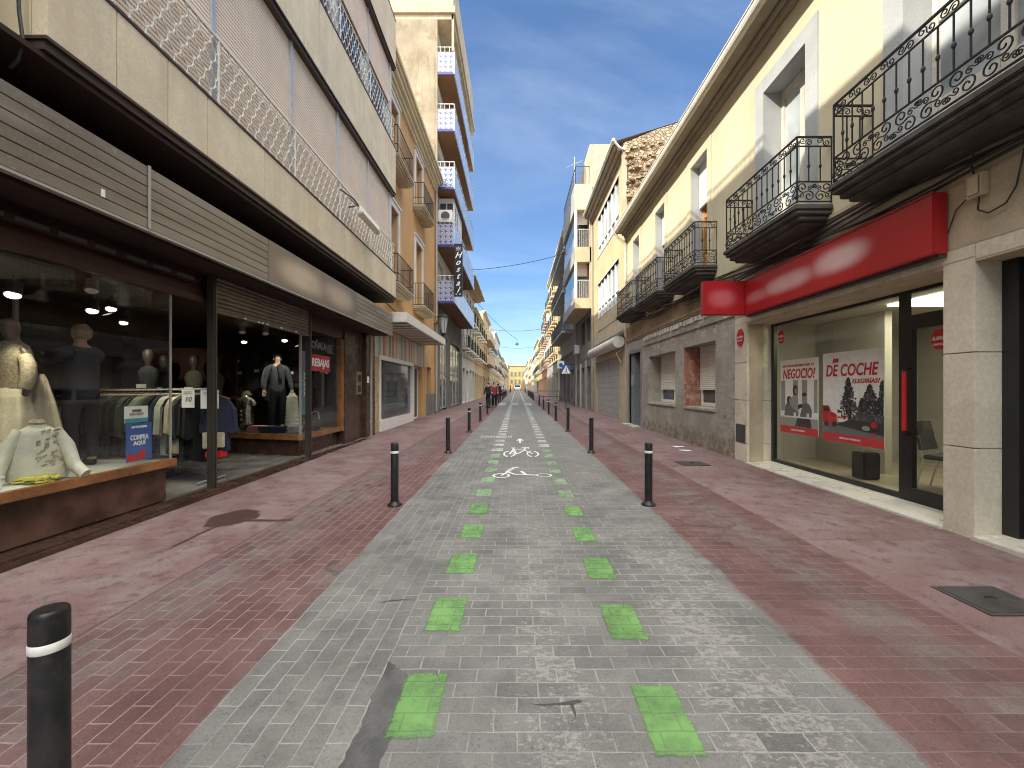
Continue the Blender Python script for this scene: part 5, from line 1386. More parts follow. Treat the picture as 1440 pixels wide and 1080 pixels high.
figure(-5.62, 9.75, .54, 1.80, R(42), dict(skin=mskin, top=weathered('grey_blue_sweater', (.06,.07,.085), .2, 6, .85, .3, 130), topname='sweater', legs=M['trousers'], hair=plain('dark_hair', (.02,.015,.012), .6), shoes=plain('tan_shoes', (.22,.13,.06), .5), scarf=weathered('dark_scarf', (.035,.03,.03), .3, 8, .85, .3, 90)), 'male mannequin in a grey sweater, scarf and black trousers in the second window', 'mannequin', 'mannequin')
sil = plain('silver_chrome', (.62,.60,.52), .22, .9)
t = thing('silver_torso', 'shiny silver torso form standing left in the second window', 'mannequin', (-6.05, 9.28, .55))
me = skin_mesh([(-6.05,9.28,.66),(-6.05,9.28,.92),(-6.05,9.26,1.12),(-6.05,9.28,1.27),(-6.05,9.28,1.36),(-6.22,9.28,1.22),(-5.88,9.28,1.22),(-6.26,9.28,1.12),(-5.84,9.28,1.12)], [(0,1),(1,2),(2,3),(3,4),(3,5),(3,6),(5,7),(6,8)], [(.15,.11),(.125,.10),(.17,.12),(.09,.08),.05,.065,.065,.045,.045], 2)
m = MB(); m.add_mesh(me)
for a in (-.06, .06):
    for z in (.82,.92,1.01): m.lathe(-6.05+a*.9, 9.17, [(.005,z-.035),(.04,z-.02),(.044,z),(.04,z+.02),(.005,z+.035)], 10, 0, 1, .45)
m.build('torso', sil, t, smooth=True); m = MB(); m.lathe(-6.05, 9.28, [(.12,.542),(.12,.556),(.02,.56),(.02,.7)], 14); m.build('stand', M['black_frame'], t)
def vest(x, y, z, label, mat, h=.75):
    t = thing('padded_vest', label, 'vest', (x, y, z))
    m = MB(); prof = []
    for k in range(9):
        zz = z + h*k/9; prof += [(.15-.004*k, zz), (.175-.006*k, zz+h/18)]
    prof += [(.07, z+h*1.02), (.06, z+h*1.06)]
    m.lathe(x, y, prof, 20, 0, 1, .65); m.build('padding', mat, t, smooth=True)
vest(-5.16, 9.55, .56, 'white padded vest standing right of the male mannequin', ws, .8)
vest(-6.3, 9.7, .56, 'olive padded jacket behind the silver torso', gm['olive grey'], .85)
m = MB(); rb = random.Random(8)
for k, (x, y) in enumerate(((-5.8,9.3),(-5.45,9.15),(-5.2,9.1),(-4.95,9.2),(-4.8,9.6))):
    mt = [plain('pink_fabric', (.4,.2,.2), .8), gm['charcoal'], gm['navy'], gm['pale grey'], gm['charcoal']][k]
    q = MB()
    for j in range(4): q.obox((x+rb.uniform(-.03,.03), y, .56+.035*j), (.16+.03*rb.random(),.03,0), (-.03,.12,0), (0,0,.016))
    tag(q.build('folded_clothes', mt, loc=(x, y, .54), bevel=.008), ['pinkish folded clothes beside the silver torso','charcoal folded clothes at the feet of the male mannequin','navy folded clothes before the white padded vest','pale grey folded clothes near the window corner','charcoal folded clothes right of the window corner'][k], 'folded clothes')
t = thing('handbag', 'grey handbag with looped handles on the floor of the second window', 'handbag', (-4.85, 10.0, .55))
m = MB(); m.box(-4.98,-4.72,9.92,10.08,.545,.78); m.build('bag_body', gm['charcoal'], t, bevel=.03); m = MB(); m.tube([(-4.95,10,.78),(-4.93,10,.93),(-4.85,10,.97),(-4.77,10,.93),(-4.75,10,.78)], .01, 6); m.build('handle', gm['pale grey'], t)
m = MB(); m.box(-4.512,-4.506,8.70,8.92,.95,2.3,0); 
t = thing('window_banner', 'narrow turquoise and violet banner behind the steel post of the second window', 'banner', (-4.51, 8.8, .95)); m.build('sheet', plain('turquoise_print', (.08,.26,.30), .5), t)
m = MB(); m.box(-4.506,-4.504,8.71,8.91,1.85,2.28); m.build('violet_panel', plain('violet_print', (.22,.14,.30), .5), t)
lettering('NUEVA', .09, M['white_print'], (-4.500, 8.81, 1.6), (0,0,-1), (0,1,0), t, .002, 0, .5)
t = thing('sale_sign', 'red sale sign with white lettering on the glass of the second window', 'sign', (-4.47, 9.5, 1.95))
m = MB(); m.box(-4.475,-4.470,9.0,9.95,1.90,2.27); m.build('board', plain('crimson_print', (.36,.015,.03), .5), t)
lettering('REBAJAS', .24, M['white_print'], (-4.468, 9.48, 2.085), (0,1,0), (0,0,1), t, .006, 0, .82)
t = thing('faded_lettering', 'faint grey lettering on the glass above the red sale sign', 'lettering', (-4.47, 9.5, 2.5)); lettering('OÑALA', .22, plain('faded_letters', (.16,.15,.14), .6), (-4.472, 9.4, 2.47), (0,1,0), (0,0,1), t, .008, 0, .7)
for k, (x, y, zb, c) in enumerate(((-7.3,8.6,1.35,'dark brown'),(-6.75,8.7,1.35,'olive grey'),(-7.0,7.9,1.4,'charcoal'),(-6.45,8.9,1.3,'dark green'))):
    t = thing('bust_form', f"{c} dressed bust form {['at the left of','in the middle of','in front of','at the right of'][k]} the dark back shelf", 'bust form', (x, y, zb), 'bust forms at the back of the shop')
    m = MB(); m.lathe(x, y, [(.14,zb),(.13,zb+.2),(.17,zb+.38),(.14,zb+.48),(.05,zb+.54)], 16, 0, 1.1, .7); m.build('torso', gm[c], t, smooth=True)
    m = MB(); m.lathe(x, y, [(.045,zb+.53),(.05,zb+.6),(.085,zb+.68),(.09,zb+.77),(.06,zb+.84),(.01,zb+.86)], 14); m.build('head', plain('dull_form_head', (.05,.038,.03), .5), t, smooth=True)
    m = MB(); m.box(x-.08,x+.1,y-.165,y-.16,zb+.12,zb+.19); m.build('tag_card', M['paper'], t)
m = MB(); m.box(-8, -6.1, 8.5, 9.1, 1.28, 1.34); m.box(-8, -6.15, 9.1, 9.16, .1, 2.4); tag(m.build('back_shelf', M['red_wood'], loc=(-7, 8.8, 1.3)), 'dark wooden shelf holding the bust forms deep in the shop', 'shelf')
rb = random.Random(21)
for k, c in enumerate(('dark brown','charcoal','olive grey','black','dark green')):
    garment(-6.9+.42*k, 10.3, 2.25+.12*(k % 2), 1.0, gm[c], R(rb.uniform(-12, 12)), f"{c} garment at the back of the second window, {ordn[k]} from the left", .4)
    q = MB(); q.box(-6.86+.42*k, -6.74+.42*k, 10.19, 10.195, 1.86+.05*(k%3), 1.93+.05*(k%3)); tag(q.build('price_tag', M['paper'], loc=(-6.8+.42*k, 10.19, 1.9)), f"white price tag on the {c} garment at the back of the second window", 'price tag')
# building behind the camera on the left (casts the near shade)
bN = thing('neighbour_building', 'plain building standing nearer than the clothes shop, left of the photograph', 'building', (-4, -6, 0))
m = MB(); m.box(-14, -4.3, -16, .1, -.6, 12.7); m.build('wall', M['white_wall'], bN)
m = MB(); m.box(-14, -3.9, -16, 2.6, 4.3, 12.75); m.build('upper_wall', M['stone'], bN)
# ================================================================== LEFT: orange building
O = Fac(-1, -4.45)
bO = thing('orange_building', 'orange plastered building with white window surrounds and small black iron balconies', 'building', (-4.45, 17, 0))
oy = [(14.3, 15.5), (18.2, 19.4)]
up = [(a, b, z0, z1) for a, b in oy for z0, z1 in ((5.1, 8.0), (9.4, 11.75))]
m = MB(); O.grid(m, 12.72, 22.6, 3.5, 12.3, up, .3); O.grid(m, 12.72, 22.6, -.3, 3.5, [(13.4,17.6,.45,2.45),(17.85,19.4,.1,2.5),(20.6,21.6,.1,2.6)], .3)
O.shell(m, 12.72, 22.6, -.3, 12.9, 9); m.build('wall', M['orange'], bO)
for a, b, c, d in up:
    m = MB(); w_ = .2
    O.box(m, 0, .05, a-w_, a, c, d+w_); O.box(m, 0, .05, b, b+w_, c, d+w_); O.box(m, 0, .049, a, b, d, d+w_); O.box(m, 0, .09, a-w_-.05, b+w_+.05, d+w_, d+w_+.08)
    m.build('window_surround', M['white_wall'], bO)
    window(O, bO, a, b, c, d, -.24, .07, 2, 3, 'white_frame', 'window')
for (a, b) in oy:
    iron_balcony(O, bO, a-.42, b+.42, 4.82, 6.03, .48, .26, M['beige'], fancy=False)
    iron_balcony(O, bO, a-.42, b+.42, 9.12, 10.33, .48, .26, M['beige'], fancy=False)
m = MB()
for o0, z0, z1 in ((.10,12.15,12.3),(.18,12.3,12.46),(.30,12.46,12.62),(.38,12.62,12.75),(.46,12.75,12.93)): O.box(m, -.05, o0, 12.72, 22.58, z0, z1)
m.build('cornice', M['cream'], bO, bevel=.02)
m = MB(); O.box(m, 0, .03, 12.8, 17.8, 2.5, 3.5); O.box(m, 0, .03, 17.8, 20.3, 2.55, 3.5); m.build('striped_panel', M['stripes'], bO)
m = MB(); O.box(m, 0, .03, 12.8, 13.38, .05, 2.5); m.build('tiled_pier', M['stone_tile'], bO)
m = MB(); O.box(m, -.2, .06, 13.36, 13.46, .12, 2.6); O.box(m, -.2, .06, 17.54, 17.64, .12, 2.6); O.box(m, -.2, .062, 13.46, 17.54, 2.45, 2.6); O.box(m, -.2, .06, 13.46, 17.54, .12, .48)
sw = m.build('shop_window', M['white_frame'], bO); m = MB(); O.face(m, [(-.05,13.46,.48),(-.05,13.46,2.45),(-.05,17.54,2.45),(-.05,17.54,.48)]); m.build('pane', M['shopglass'] if 'shopglass' in M else M['window'], sw)
window(O, bO, 17.9, 19.35, .15, 2.5, -.15, .08, 2, 1, 'white_frame', 'dark_window', name='shop_door')
m = MB(); O.box(m, -.25, -.2, 20.6, 21.6, .1, 2.6); m.build('side_door', M['dkgrey'], bO)
m = MB(); O.box(m, 0, .02, 20.35, 22.55, .1, 1.25); m.build('dark_plinth', M['dark_concrete'], bO)
t = thing('shop_canopy', 'flat white box canopy over the shop window of the orange building', 'canopy', (-3.9, 16.4, 3.7))
m = MB(); m.box(-4.44, -3.42, 12.9, 19.9, 3.58, 3.89); m.build('canopy_box', weathered('off_white_canopy', (.66,.63,.57), .06, 2, .5, .06, 40, .25, (.4,.36,.3)), t, bevel=.01)
m = MB()
k = 13.2
while k < 19.8: m.box(-4.3, -3.5, k, k+.03, 3.562, 3.578); k += .55
m.build('soffit_strip', M['dkgrey'], t)
m = MB(); m.tube([(-4.36,22.5,12.5),(-4.36,22.5,5.5),(-4.36,22.45,.3)], .06, 8); m.build('downpipe', M['zinc'], bO)

# ================================================================== LEFT: guest house tower with tiled balconies
H_ = Fac(-1, -4.45)
bH = thing('guest_house', 'tall guest house with blue patterned balcony fronts and a flat roof slab', 'building', (-4.45, 28, 0))
HY0, HY1 = 22.62, 33.0
fl = [6.25, 9.33, 12.45, 15.6, 18.7]
ops = []
for z in fl:
    for a, b in ((23.2,25.2),(26.2,28.2),(29.4,31.8)): ops.append((a, b, z+.15, z+2.45))
m = MB(); H_.grid(m, HY0, HY1, 4.6, 21.6, ops, .25); m.build('front_wall', M['white_wall'], bH)
m = MB(); H_.shell(m, HY0, HY1, -.3, 21.6, 6); H_.box(m, -.02, .12, HY0, HY0+.15, 4.6, 21.6); m.build('wall', weathered('stained_party_wall', (.37,.31,.22), .2, .8, .9, .3, 30, .7, (.19,.145,.095), (.26,.2,.125), .8), bH)
for a, b, c, d in ops: window(H_, bH, a, b, c, d, -.2, .07, 2, 1, 'white_frame', 'window', blind=.35)
M['brick_soffit'] = weathered('brown_soffit_boards', (.22,.12,.06), .15, 1.5, .7, .2)
def tbalc(z, h, ya, yb):
    m = MB(); H_.box(m, .001, 1.02, ya, yb, z-.02, z+.14); b = m.build('balcony', M['brick_soffit'], bH)
    m = MB(); H_.box(m, .0, 1.03, ya-.03, ya+.03, z+.0, z+h); m.build('end_panel', M['azulejo'], b)
    m = MB(); H_.box(m, 1.0, 1.06, ya-.035, yb, z-.04, z+h); H_.box(m, 0, 1.03, yb-.03, yb+.03, z, z+h); m.build('front_panel', M['bluewhite'], b)
    m = MB(); H_.box(m, -.0, 1.035, ya-.034, ya+.035, z-.08, z+.05); m.build('blue_edge', plain('navy_glaze', (.05,.05,.22), .3), b)
    m = MB()
    m.tube([H_.p(.02, ya, z+h+.28), H_.p(1.03, ya, z+h+.28), H_.p(1.03, yb, z+h+.28)], .022, 5)
    for k in range(5): m.tube([H_.p(.25*k+.02, ya, z+h), H_.p(.25*k+.02, ya, z+h+.28)], .014, 4)
    for k in range(12): m.tube([H_.p(1.03, ya+(yb-ya)*k/11, z+h), H_.p(1.03, ya+(yb-ya)*k/11, z+h+.28)], .014, 4)
    m.build('railing', M['white_frame'], b)
for i, z in enumerate(fl): tbalc(z, 1.15, HY0+.05, HY1-.1 - (0 if i < 4 else 0))
m = MB(); H_.box(m, -3, 1.1, HY0-.1, HY1, 21.9, 22.25); H_.box(m, .9, 1.02, HY0, HY0+.12, 19.9, 21.9); H_.box(m, -3, 1.0, HY0, HY1, 21.6, 21.88)
H_.box(m, -3, .98, HY0+.02, HY1-.02, 22.255, 24.5)
m.build('roof_slab', M['beige'], bH)
m = MB(); H_.box(m, .02, .86, 23.6, 27.0, 9.5, 12.3); g1 = m.build('glazed_bay', M['white_frame'], bH)
window(H_, bH, 23.75, 25.2, 10.3, 12.0, .9, .06, 2, 1, 'white_frame', 'window'); 
m = MB()
for a in (.1, .5): H_.box(m, a, a+.32, 23.57, 23.599, 10.3, 12.0)
m.build('pane', M['window'], g1)
m = MB(); H_.box(m, 0, .05, HY0, HY0+1.2, -.3, 4.6); H_.box(m, 0, .06, 26.2, 27.4, -.3, 5.9); H_.box(m, 0,.05, 31.8, HY1, -.3, 5.9); H_.box(m, -.1, .04, HY0, HY1, 4.6, 6.2); m.build('stone_pier', M['dark_concrete'], bH)
m = MB(); H_.face(m, [(-.1,HY0,-.2),(-.1,HY0,4.6),(-.1,HY1,4.6),(-.1,HY1,-.2)]); m.build('shop_glass', M['pale_window'], bH)
for a, b in ((23.85,24.9),(24.95,26.15),(27.45,28.9),(29.0,30.3),(30.4,31.7)): window(H_, bH, a, b, .35, 4.3, 0, .07, 1, 2, 'alu', 'dark_window' if a > 27 else 'window', name='shop_window')
ac = MB(); ac.box(-4.3, -3.55, 22.75, 23.1, 10.65, 11.3, 0); ac.lathe(0, 0, [(0,0)], 3) if False else None
ac.prism([(-3.92+.24*math.cos(2*PI*i/16), 22.745, 10.97+.24*math.sin(2*PI*i/16)) for i in range(16)], (0,-.01,0), 1)
tag(ac.build('air_conditioner', [M['white_frame'], M['dkgrey']], loc=(-3.9, 22.9, 10.6)), 'white air conditioner above the tiled balcony behind the hanging sign', 'air conditioner')
t = thing('hostel_sign', 'black vertical sign with white italic letters hanging from the tiled balcony', 'sign', (-3.17, 22.5, 6.5))
m = MB(); m.box(-3.40, -2.94, 22.46, 22.56, 6.5, 9.35); m.build('sign_panel', plain('black_sign', (.01,.01,.012), .35), t, bevel=.01)
for i, ch in enumerate('Hostal'): lettering(ch, .46, M['white_print'], (-3.17+.0, 22.455, 8.72-.375*i), (1,-.0,.12), (.25,0,1), t, .006, .2)
m = MB(); c_ = [(-.12,.0),(-.14,.17),(-.06,.08),(0,.2),(.06,.08),(.14,.17),(.12,0)]; m.face([(-3.17+x, 22.456, 9.03+z) for x, z in c_]); m.face([(-3.17+x, 22.456, 8.98+z) for x, z in ((-.12,0),(.12,0),(.12,.03),(-.12,.03))])
m.build('emblem', M['ink3'], t)
for q in (-.1, .1): m = MB(); m.face([(-3.17+q+.06*math.cos(a), 22.456, 6.62+.05*math.sin(a)) for a in [2*PI*i/8 for i in range(8)]]); m.build('dot', M['ink3'], t)
m = MB(); m.tube([(-3.42,22.5,9.1),(-3.6,22.6,9.2)], .02, 5); m.tube([(-3.42,22.5,6.8),(-3.6,22.6,6.8)], .02, 5); m.build('bracket', M['dkgrey'], t)
def lantern(x, y, z, side, label):
    t = thing('wall_lantern', label, 'street lamp', (x, y, z))
    m = MB(); m.tube([(x+side*.65, y, z+.0), (x+side*.3, y, z+.15), (x, y, z+.62), (x, y, z+.55)], .025, 6); m.build('bracket', M['black_iron'], t)
    m = MB(); m.lathe(x, y, [(.34,z+.42),(.33,z+.48),(.2,z+.58),(.06,z+.64)], 16); m.lathe(x, y, [(.05,z-.55),(.14,z-.45),(.14,z-.4)], 12)
    for k in range(6):
        a = 2*PI*k/6; m.tube([(x+.14*math.cos(a), y+.14*math.sin(a), z-.4), (x+.28*math.cos(a), y+.28*math.sin(a), z+.42)], .014, 4)
    m.build('frame', M['black_iron'], t); m = MB(); m.lathe(x, y, [(.13,z-.4),(.265,z+.42)], 12); m.build('glass_shade', M['pale_window'], t)
lantern(-3.95, 22.3, 4.9, -1, 'old fashioned black lantern on the wall under the lowest tiled balcony')

# ================================================================== RIGHT: peach building with galleries and stone gable
B = Fac(1, XR); BY0, BY1 = 16.93, 24.4
bB = thing('peach_building', 'peach building with two rows of tall glazed galleries and a rubble stone gable', 'building', (XR, 20, 0))
m = MB(); B.grid(m, BY0, BY1, 4.6, 11.6, [(18.2,22.9,5.35,7.2),(18.2,22.9,8.7,10.8)], .22)
m.face([B.p(0,BY1,-.3), B.p(-9,BY1,-.3), B.p(-9,BY1,14), B.p(0,BY1,11.5)]); m.build('wall', M['peach'], bB)
m = MB(); B.grid(m, BY0, BY1, -.3, 4.6, [(18.1,23.4,0,2.95)], .2); B.box(m, 0, .02, 18.3, 22.8, 4.62, 5.3); m.build('lower_wall', M['beige'], bB)
m = MB(); gx = [B.p(.0,BY0,7), B.p(-9,BY0,7), B.p(-9,BY0,14.4), B.p(-2.4,BY0,12.45), B.p(-1.2,BY0,12.05), B.p(.12,BY0,11.5)]
m.prism(gx, (0,.25,0))
rs_ = random.Random(9)
for k in range(260):
    x = XR + 3.8*rs_.random() - .0; z = 8.2 + rs_.random()*(3.1 + (x-XR)*.36)
    m.obox((x, BY0-.02, z), (.05+.06*rs_.random(),0,.01), (0,.03+.05*rs_.random(),0), (0.01,0,.035+.04*rs_.random()))
for x, z in ((4.62,10.9),(4.66,10.0),(4.58,9.3),(4.9,10.5)): m.obox((x, BY0-.08, z), (.13,0,-.01), (0,.12,0), (0,0,.06))
m.build('stone_gable', M['rubble'], bB)
m = MB(); B.box(m, -.02, .12, BY0-.03, BY0+.3, 7.9, 11.4); m.build('corner_strip', M['beige'], bB)
for z0, z1 in ((5.35,7.2),(8.7,10.8)):
    f = MB(); n = 6
    B.box(f, -.12, .03, 18.15, 22.95, z0-.06, z0); B.box(f, -.12, .03, 18.15, 22.95, z1, z1+.06)
    for i in range(n+1):
        y = 18.2 + 4.7*i/n; B.box(f, -.12, -.02, y-.045, y+.045, z0, z1)
    B.box(f, -.11, -.03, 18.2, 22.9, z0+.52, z0+.57)
    gq = f.build('gallery', M['white_frame'], bB)
    f = MB(); B.face(f, [(-.09,18.2,z0),(-.09,18.2,z1),(-.09,22.9,z1),(-.09,22.9,z0)]); f.build('pane', M['pale_window'], gq)
m = MB()
for o0, z0, z1 in ((.12,11.25,11.36),(.3,11.36,11.45),(.46,11.45,11.55)): B.box(m, -.1, o0, BY0+.26, BY1, z0, z1)
m.face([B.p(.55,BY0,11.56), B.p(.55,BY1,11.56), B.p(-8,BY1,14.2), B.p(-8,BY0,14.2)]); m.build('eave', M['eave_wood'], bB)
m = MB(); m.tube([B.p(.54,BY0-.1,11.6), B.p(.54,BY1,11.6)], .07, 8); m.tube([B.p(.54,BY0-.05,11.6), B.p(.3,BY0-.05,11.3), B.p(.05,BY0-.05,11.2)], .05, 8); m.build('gutter', M['gutter'], bB, smooth=True)
gd = slats('grey_garage_door', (.36,.36,.35), .30, .05, .6, .7, 2, 0, 0, .5)
m = MB(); B.box(m, -.15, -.1, 18.1, 20.7, .1, 2.95); B.box(m, -.15, -.1, 20.75, 23.4, .1, 2.95); B.box(m, -.1, -.06, 20.68, 20.78, .1, 2.95); B.box(m, -.1,-.05,20.6,20.68,1.2,1.5); m.build('garage_door', gd, bB)
m = MB(); m.tube([B.p(.07,24.2,11),(B.p(.07,24.2,.3))], .05, 8); m.build('downpipe', M['zinc'], bB)
t = thing('rolled_awning', 'rolled white shop awning with a scalloped dark edge over the grey garage door', 'awning', B.p(.3, 20, 3.4))
m = MB(); m.tube([B.p(.27,17.1,3.45), B.p(.27,23.2,3.45)], .25, 14); m.build('fabric_roll', weathered('dirty_white_canvas', (.62,.60,.56), .1, 3, .7, .15, 40, .3, (.35,.32,.28)), t, smooth=True)
m = MB(); n = 48
top = [B.p(.05, 17.0+6.3*i/n, 3.95) for i in range(n+1)]; bot = [B.p(.3, 17.0+6.3*i/n, 3.74-.07*abs(math.sin(i*PI/4))) for i in range(n+1)]
for i in range(n): m.face([top[i], top[i+1], bot[i+1], bot[i]])
m.build('valance', plain('dark_canvas', (.06,.06,.06), .8), t)
lettering('TOLDOS', .2, M['ink3'], B.p(.525, 19.2, 3.5), (0,-1,0), (0,0,1), t, .002, .1, 1.5) if False else None
m = MB()
for y in (17.4, 22.9): m.tube([B.p(.02,y,3.2), B.p(.3,y,3.0), B.p(.1,y,2.6)], .02, 5)
m.build('arm', M['white_frame'], t)

# ================================================================== RIGHT: apartment block with closed bays
C = Fac(1, 4.4); CY0, CY1 = 24.45, 30.6
bC = thing('bay_apartment_block', 'beige and grey apartment block with a deep closed bay above dark shop doors', 'building', (4.4, 27, 0))
P_ = 1.0
lowC = weathered('grey_lower_render', (.21,.195,.175), .15, 1.5, .8, .2, 40, .3, (.12,.1,.08))
m = MB(); C.grid(m, CY0, CY1, -.3, 6.2, [(24.9,26.2,.15,2.9),(26.9,28.4,.15,2.9),(28.9,30.2,.15,2.8),(24.9,26.2,3.5,5.9),(26.9,28.4,3.5,5.9)], .5); C.shell(m, CY0, CY1, -.3, 13.4, 8); m.build('wall', lowC, bC)
m = MB()
for z0, z1 in ((6.25,6.85),(8.98,9.85),(12.05,13.55)): C.box(m, 0, P_, CY0, CY1, z0, z1)
C.box(m, 0, .12, CY0, CY0+.2, 6.85, 12.05)
bay = m.build('bay_band', weathered('sand_render', (.62,.50,.32), .08, 1.4, .8, .15, 40, .2, (.4,.3,.2)), bC)
m = MB()
for z0, z1 in ((6.25,6.85),(8.98,9.85),(12.05,13.55)): C.box(m, P_+.001, P_+.02, CY0+.01, CY1, z0+.01, z1-.01)
m.build('bay_front_shade', M['concrete'], bC)  # grey sheet paints shade onto the street side of the sand bay
m = MB()
for z0, z1 in ((6.85,8.98),(9.85,12.05)):
    C.box(m, 0, P_-.12, CY0+.5, CY1, z0, z1, 0)
    for k in range(6):
        y = CY0+.55+k*.93; C.box(m, P_-.12, P_-.10, y, y+.88, z0+.9, z1-.1, 1); C.box(m, P_-.12, P_-.08, y, y+.88, z0, z0+.88, 2)
m.build('closed_gallery', [M['concrete'], M['window'], M['alu']], bC)
for z0, z1 in ((6.85,8.98),(9.85,12.05)):
    m = MB(); m.box(C.x(P_-.16), C.x(.14), CY0+.44, CY0+.49, z0+.05, z1, 0); m.box(C.x(.8), C.x(.2), CY0+.40, CY0+.43, z1-.75, z1, 1); m.build('gallery_window', [M['dark_window'], M['blind_brown']], bC)
    m = MB()
    for k in range(7): x = C.x(.16+.115*k); m.tube([(x, CY0+.06, z0), (x, CY0+.06, z0+1.05)], .018, 4)
    m.tube([(C.x(.1),CY0+.06,z0+1.05),(C.x(P_-.02),CY0+.06,z0+1.05)], .025, 5); m.box(C.x(P_), C.x(P_-.13), CY0, CY0+.3, z0, z1); m.build('railing', M['white_frame'], bC)
m = MB()
m.tube([C.p(P_-.05,CY0+.05,14.6),C.p(P_-.05,CY1,14.6)], .025, 5); m.tube([C.p(0,CY0+.05,14.6),C.p(P_-.05,CY0+.05,14.6)], .025, 5)
for k in range(24): y = CY0+.05+k*.265; m.tube([C.p(P_-.05,y,13.55),C.p(P_-.05,y,14.6)], .014, 4)
for k in range(5): m.tube([C.p(P_-.05-.2*k,CY0+.05,13.55),C.p(P_-.05-.2*k,CY0+.05,14.6)], .014, 4)
m.build('roof_railing', M['dkgrey'], bC)
m = MB(); m.box(C.x(.12), C.x(-6), CY0+.02, CY0+5, 13.4, 15.9); m.build('roof_room', M['beige'], bC)
for a, b, z0, z1 in ((24.9,26.2,.15,2.9),(26.9,28.4,.15,2.9),(28.9,30.2,.15,2.8)): window(C, bC, a, b, z0, z1, -.45, .07, 2, 1, 'black_frame', 'dark_window', name='street_door')
for a, b, z0, z1 in ((24.9,26.2,3.5,5.9),(26.9,28.4,3.5,5.9)):
    window(C, bC, a, b, z0, z1, -.45, .07, 2, 1, 'black_frame', 'dark_window')
    m = MB(); C.box(m, .005, .03, a-.1, b+.1, 3.4, 4.4); m.build('balcony_panel', lowC, bC)
m = MB(); C.box(m, 0, .05, 28.42, 28.88, .1, 3.2); m.build('white_pier', M['white_wall'], bC); m = MB(); C.box(m, 0, .05, 26.25, 26.85, .1, 3.3); m.build('grey_pier', M['concrete'], bC)
m = MB(); C.box(m, 0.001, .02, 25.3, 25.5, 1.5, 1.8); C.box(m, 0.001, .02, 25.3, 25.5, 1.85, 2.1); tag(m.build('door_notice', M['paper'], loc=C.p(0,25.4,1.5)), 'two white notices on the dark door beyond the garage', 'notice') if False else None
t = thing('roof_antenna', 'thin television antenna on the roof of the bay apartment block', 'antenna', (3.6, 26, 13.55))
m = MB(); m.tube([(3.6,26,13.55),(3.6,26,16.0)], .025, 5); m.build('mast', M['zinc'], t); m = MB(); m.tube([(3.2,25.6,15.2),(4.0,26.4,15.9)], .015, 4)
for k in range(6): x, y, z = 3.25+.13*k, 25.65+.13*k, 15.25+.115*k; m.tube([(x-.2,y+.2,z),(x+.2,y-.2,z)], .01, 4)
m.build('aerial', M['zinc'], t)
acm = MB(); acm.box(4.05,4.39,29.2,30.0,4.0,4.6,0); acm.box(4.03,4.05,29.3,29.9,4.05,4.55,1); tag(acm.build('air_conditioner', [M['white_frame'],M['dkgrey']], loc=(4.2,29.6,4)), 'pale air conditioner on the dark wall under the deep bay', 'air conditioner')

# ================================================================== generic blocks further down the street
def block(side, X, y0, y1, H, name, label, wall, nb, zfl, balc=None, proj=.7, frame='white_frame', gl='window', blind=.3, ground='dark_concrete', eave=.3, eavemat='cream', wh=2.2, ww=1.1, bmat='black_iron', slabmat='white_wall', roofroom=False, shopdark=True, bay=None):
    F = Fac(side, X); t = thing(name, label, 'building', (X, (y0+y1)/2, 0)); rr = random.Random(int(y0*7+side))
    ops = []; st = (y1-y0)/nb; zg = 4.4
    for z in zfl:
        for k in range(nb):
            c = y0 + st*(k+.5); ops.append((c-ww/2, c+ww/2, z, z+wh))
    m = MB(); F.grid(m, y0, y1, zg, H, ops, .22); F.shell(m, y0, y1, -.3, H, 8); m.build('wall', M[wall], t)
    go = [(y0+st*k+st*.14, y0+st*(k+1)-st*.14, g(y0)+.1, 3.0+.3*rr.random()) for k in range(nb)]
    m = MB(); F.grid(m, y0, y1, -.3, zg, go, .3, o=.03); F.box(m, 0, .1, y0+.02, y1-.02, zg-.15, zg); m.build('lower_wall', M[ground], t)
    for a, b, c, d in go: window(F, t, a, b, c, d, -.22, .09, 2, 1, rr.choice(['dkgrey','alu','wood','white_frame']), 'dark_window' if rr.random() < .7 else 'window', small=True, name='shopfront', blind=rr.choice([0,0,.3,.95]))
    for a, b, c, d in ops: window(F, t, a, b, c, d, -.16, .08, 2, 1, frame, gl, small=True, blind=rr.choice([0, blind, blind*2, blind]), blindmat=rr.choice(['white_blind','blind_brown']))
    if balc:
        for z in zfl:
            if balc == 'long':
                s = MB(); F.box(s, .001, proj, y0+.3, y1-.3, z-.22, z-.02); b = s.build('balcony', M[slabmat], t)
                r = MB(); bars_rail(r, F, y0+.35, y1-.35, z+.02, z+.98, proj-.04, .2, .013); r.build('railing', M[bmat], b)
            elif balc == 'box':
                s = MB(); F.box(s, .001, proj, y0+.3, y1-.3, z-.25, z); F.box(s, proj-.08, proj, y0+.3, y1-.3, z, z+.95); F.box(s, .001, proj-.081, y0+.3, y0+.38, z, z+.95); F.box(s, .001, proj-.081, y1-.38, y1-.3, z, z+.95)
                s.build('balcony', M[slabmat], t)
            else:
                for k in range(nb):
                    c = y0 + st*(k+.5); s = MB(); F.box(s, .001, proj, c-ww*.75, c+ww*.75, z-.2, z-.02); b = s.build('balcony', M[slabmat], t)
                    r = MB(); bars_rail(r, F, c-ww*.72, c+ww*.72, z+.02, z+.95, proj-.03, .18, .013); r.build('railing', M[bmat], b)
    s = MB(); F.box(s, -.1, eave, y0+.01, y1-.01, H, H+.14); F.box(s, -.1, eave*.6, y0+.01, y1-.01, H-.15, H); s.build('cornice', M[eavemat], t)
    if roofroom: s = MB(); F.box(s, -5, -1.2, y0+1.5, y1-2, H+.14, H+2.6); s.build('roof_room', M[wall], t)
    return t, F
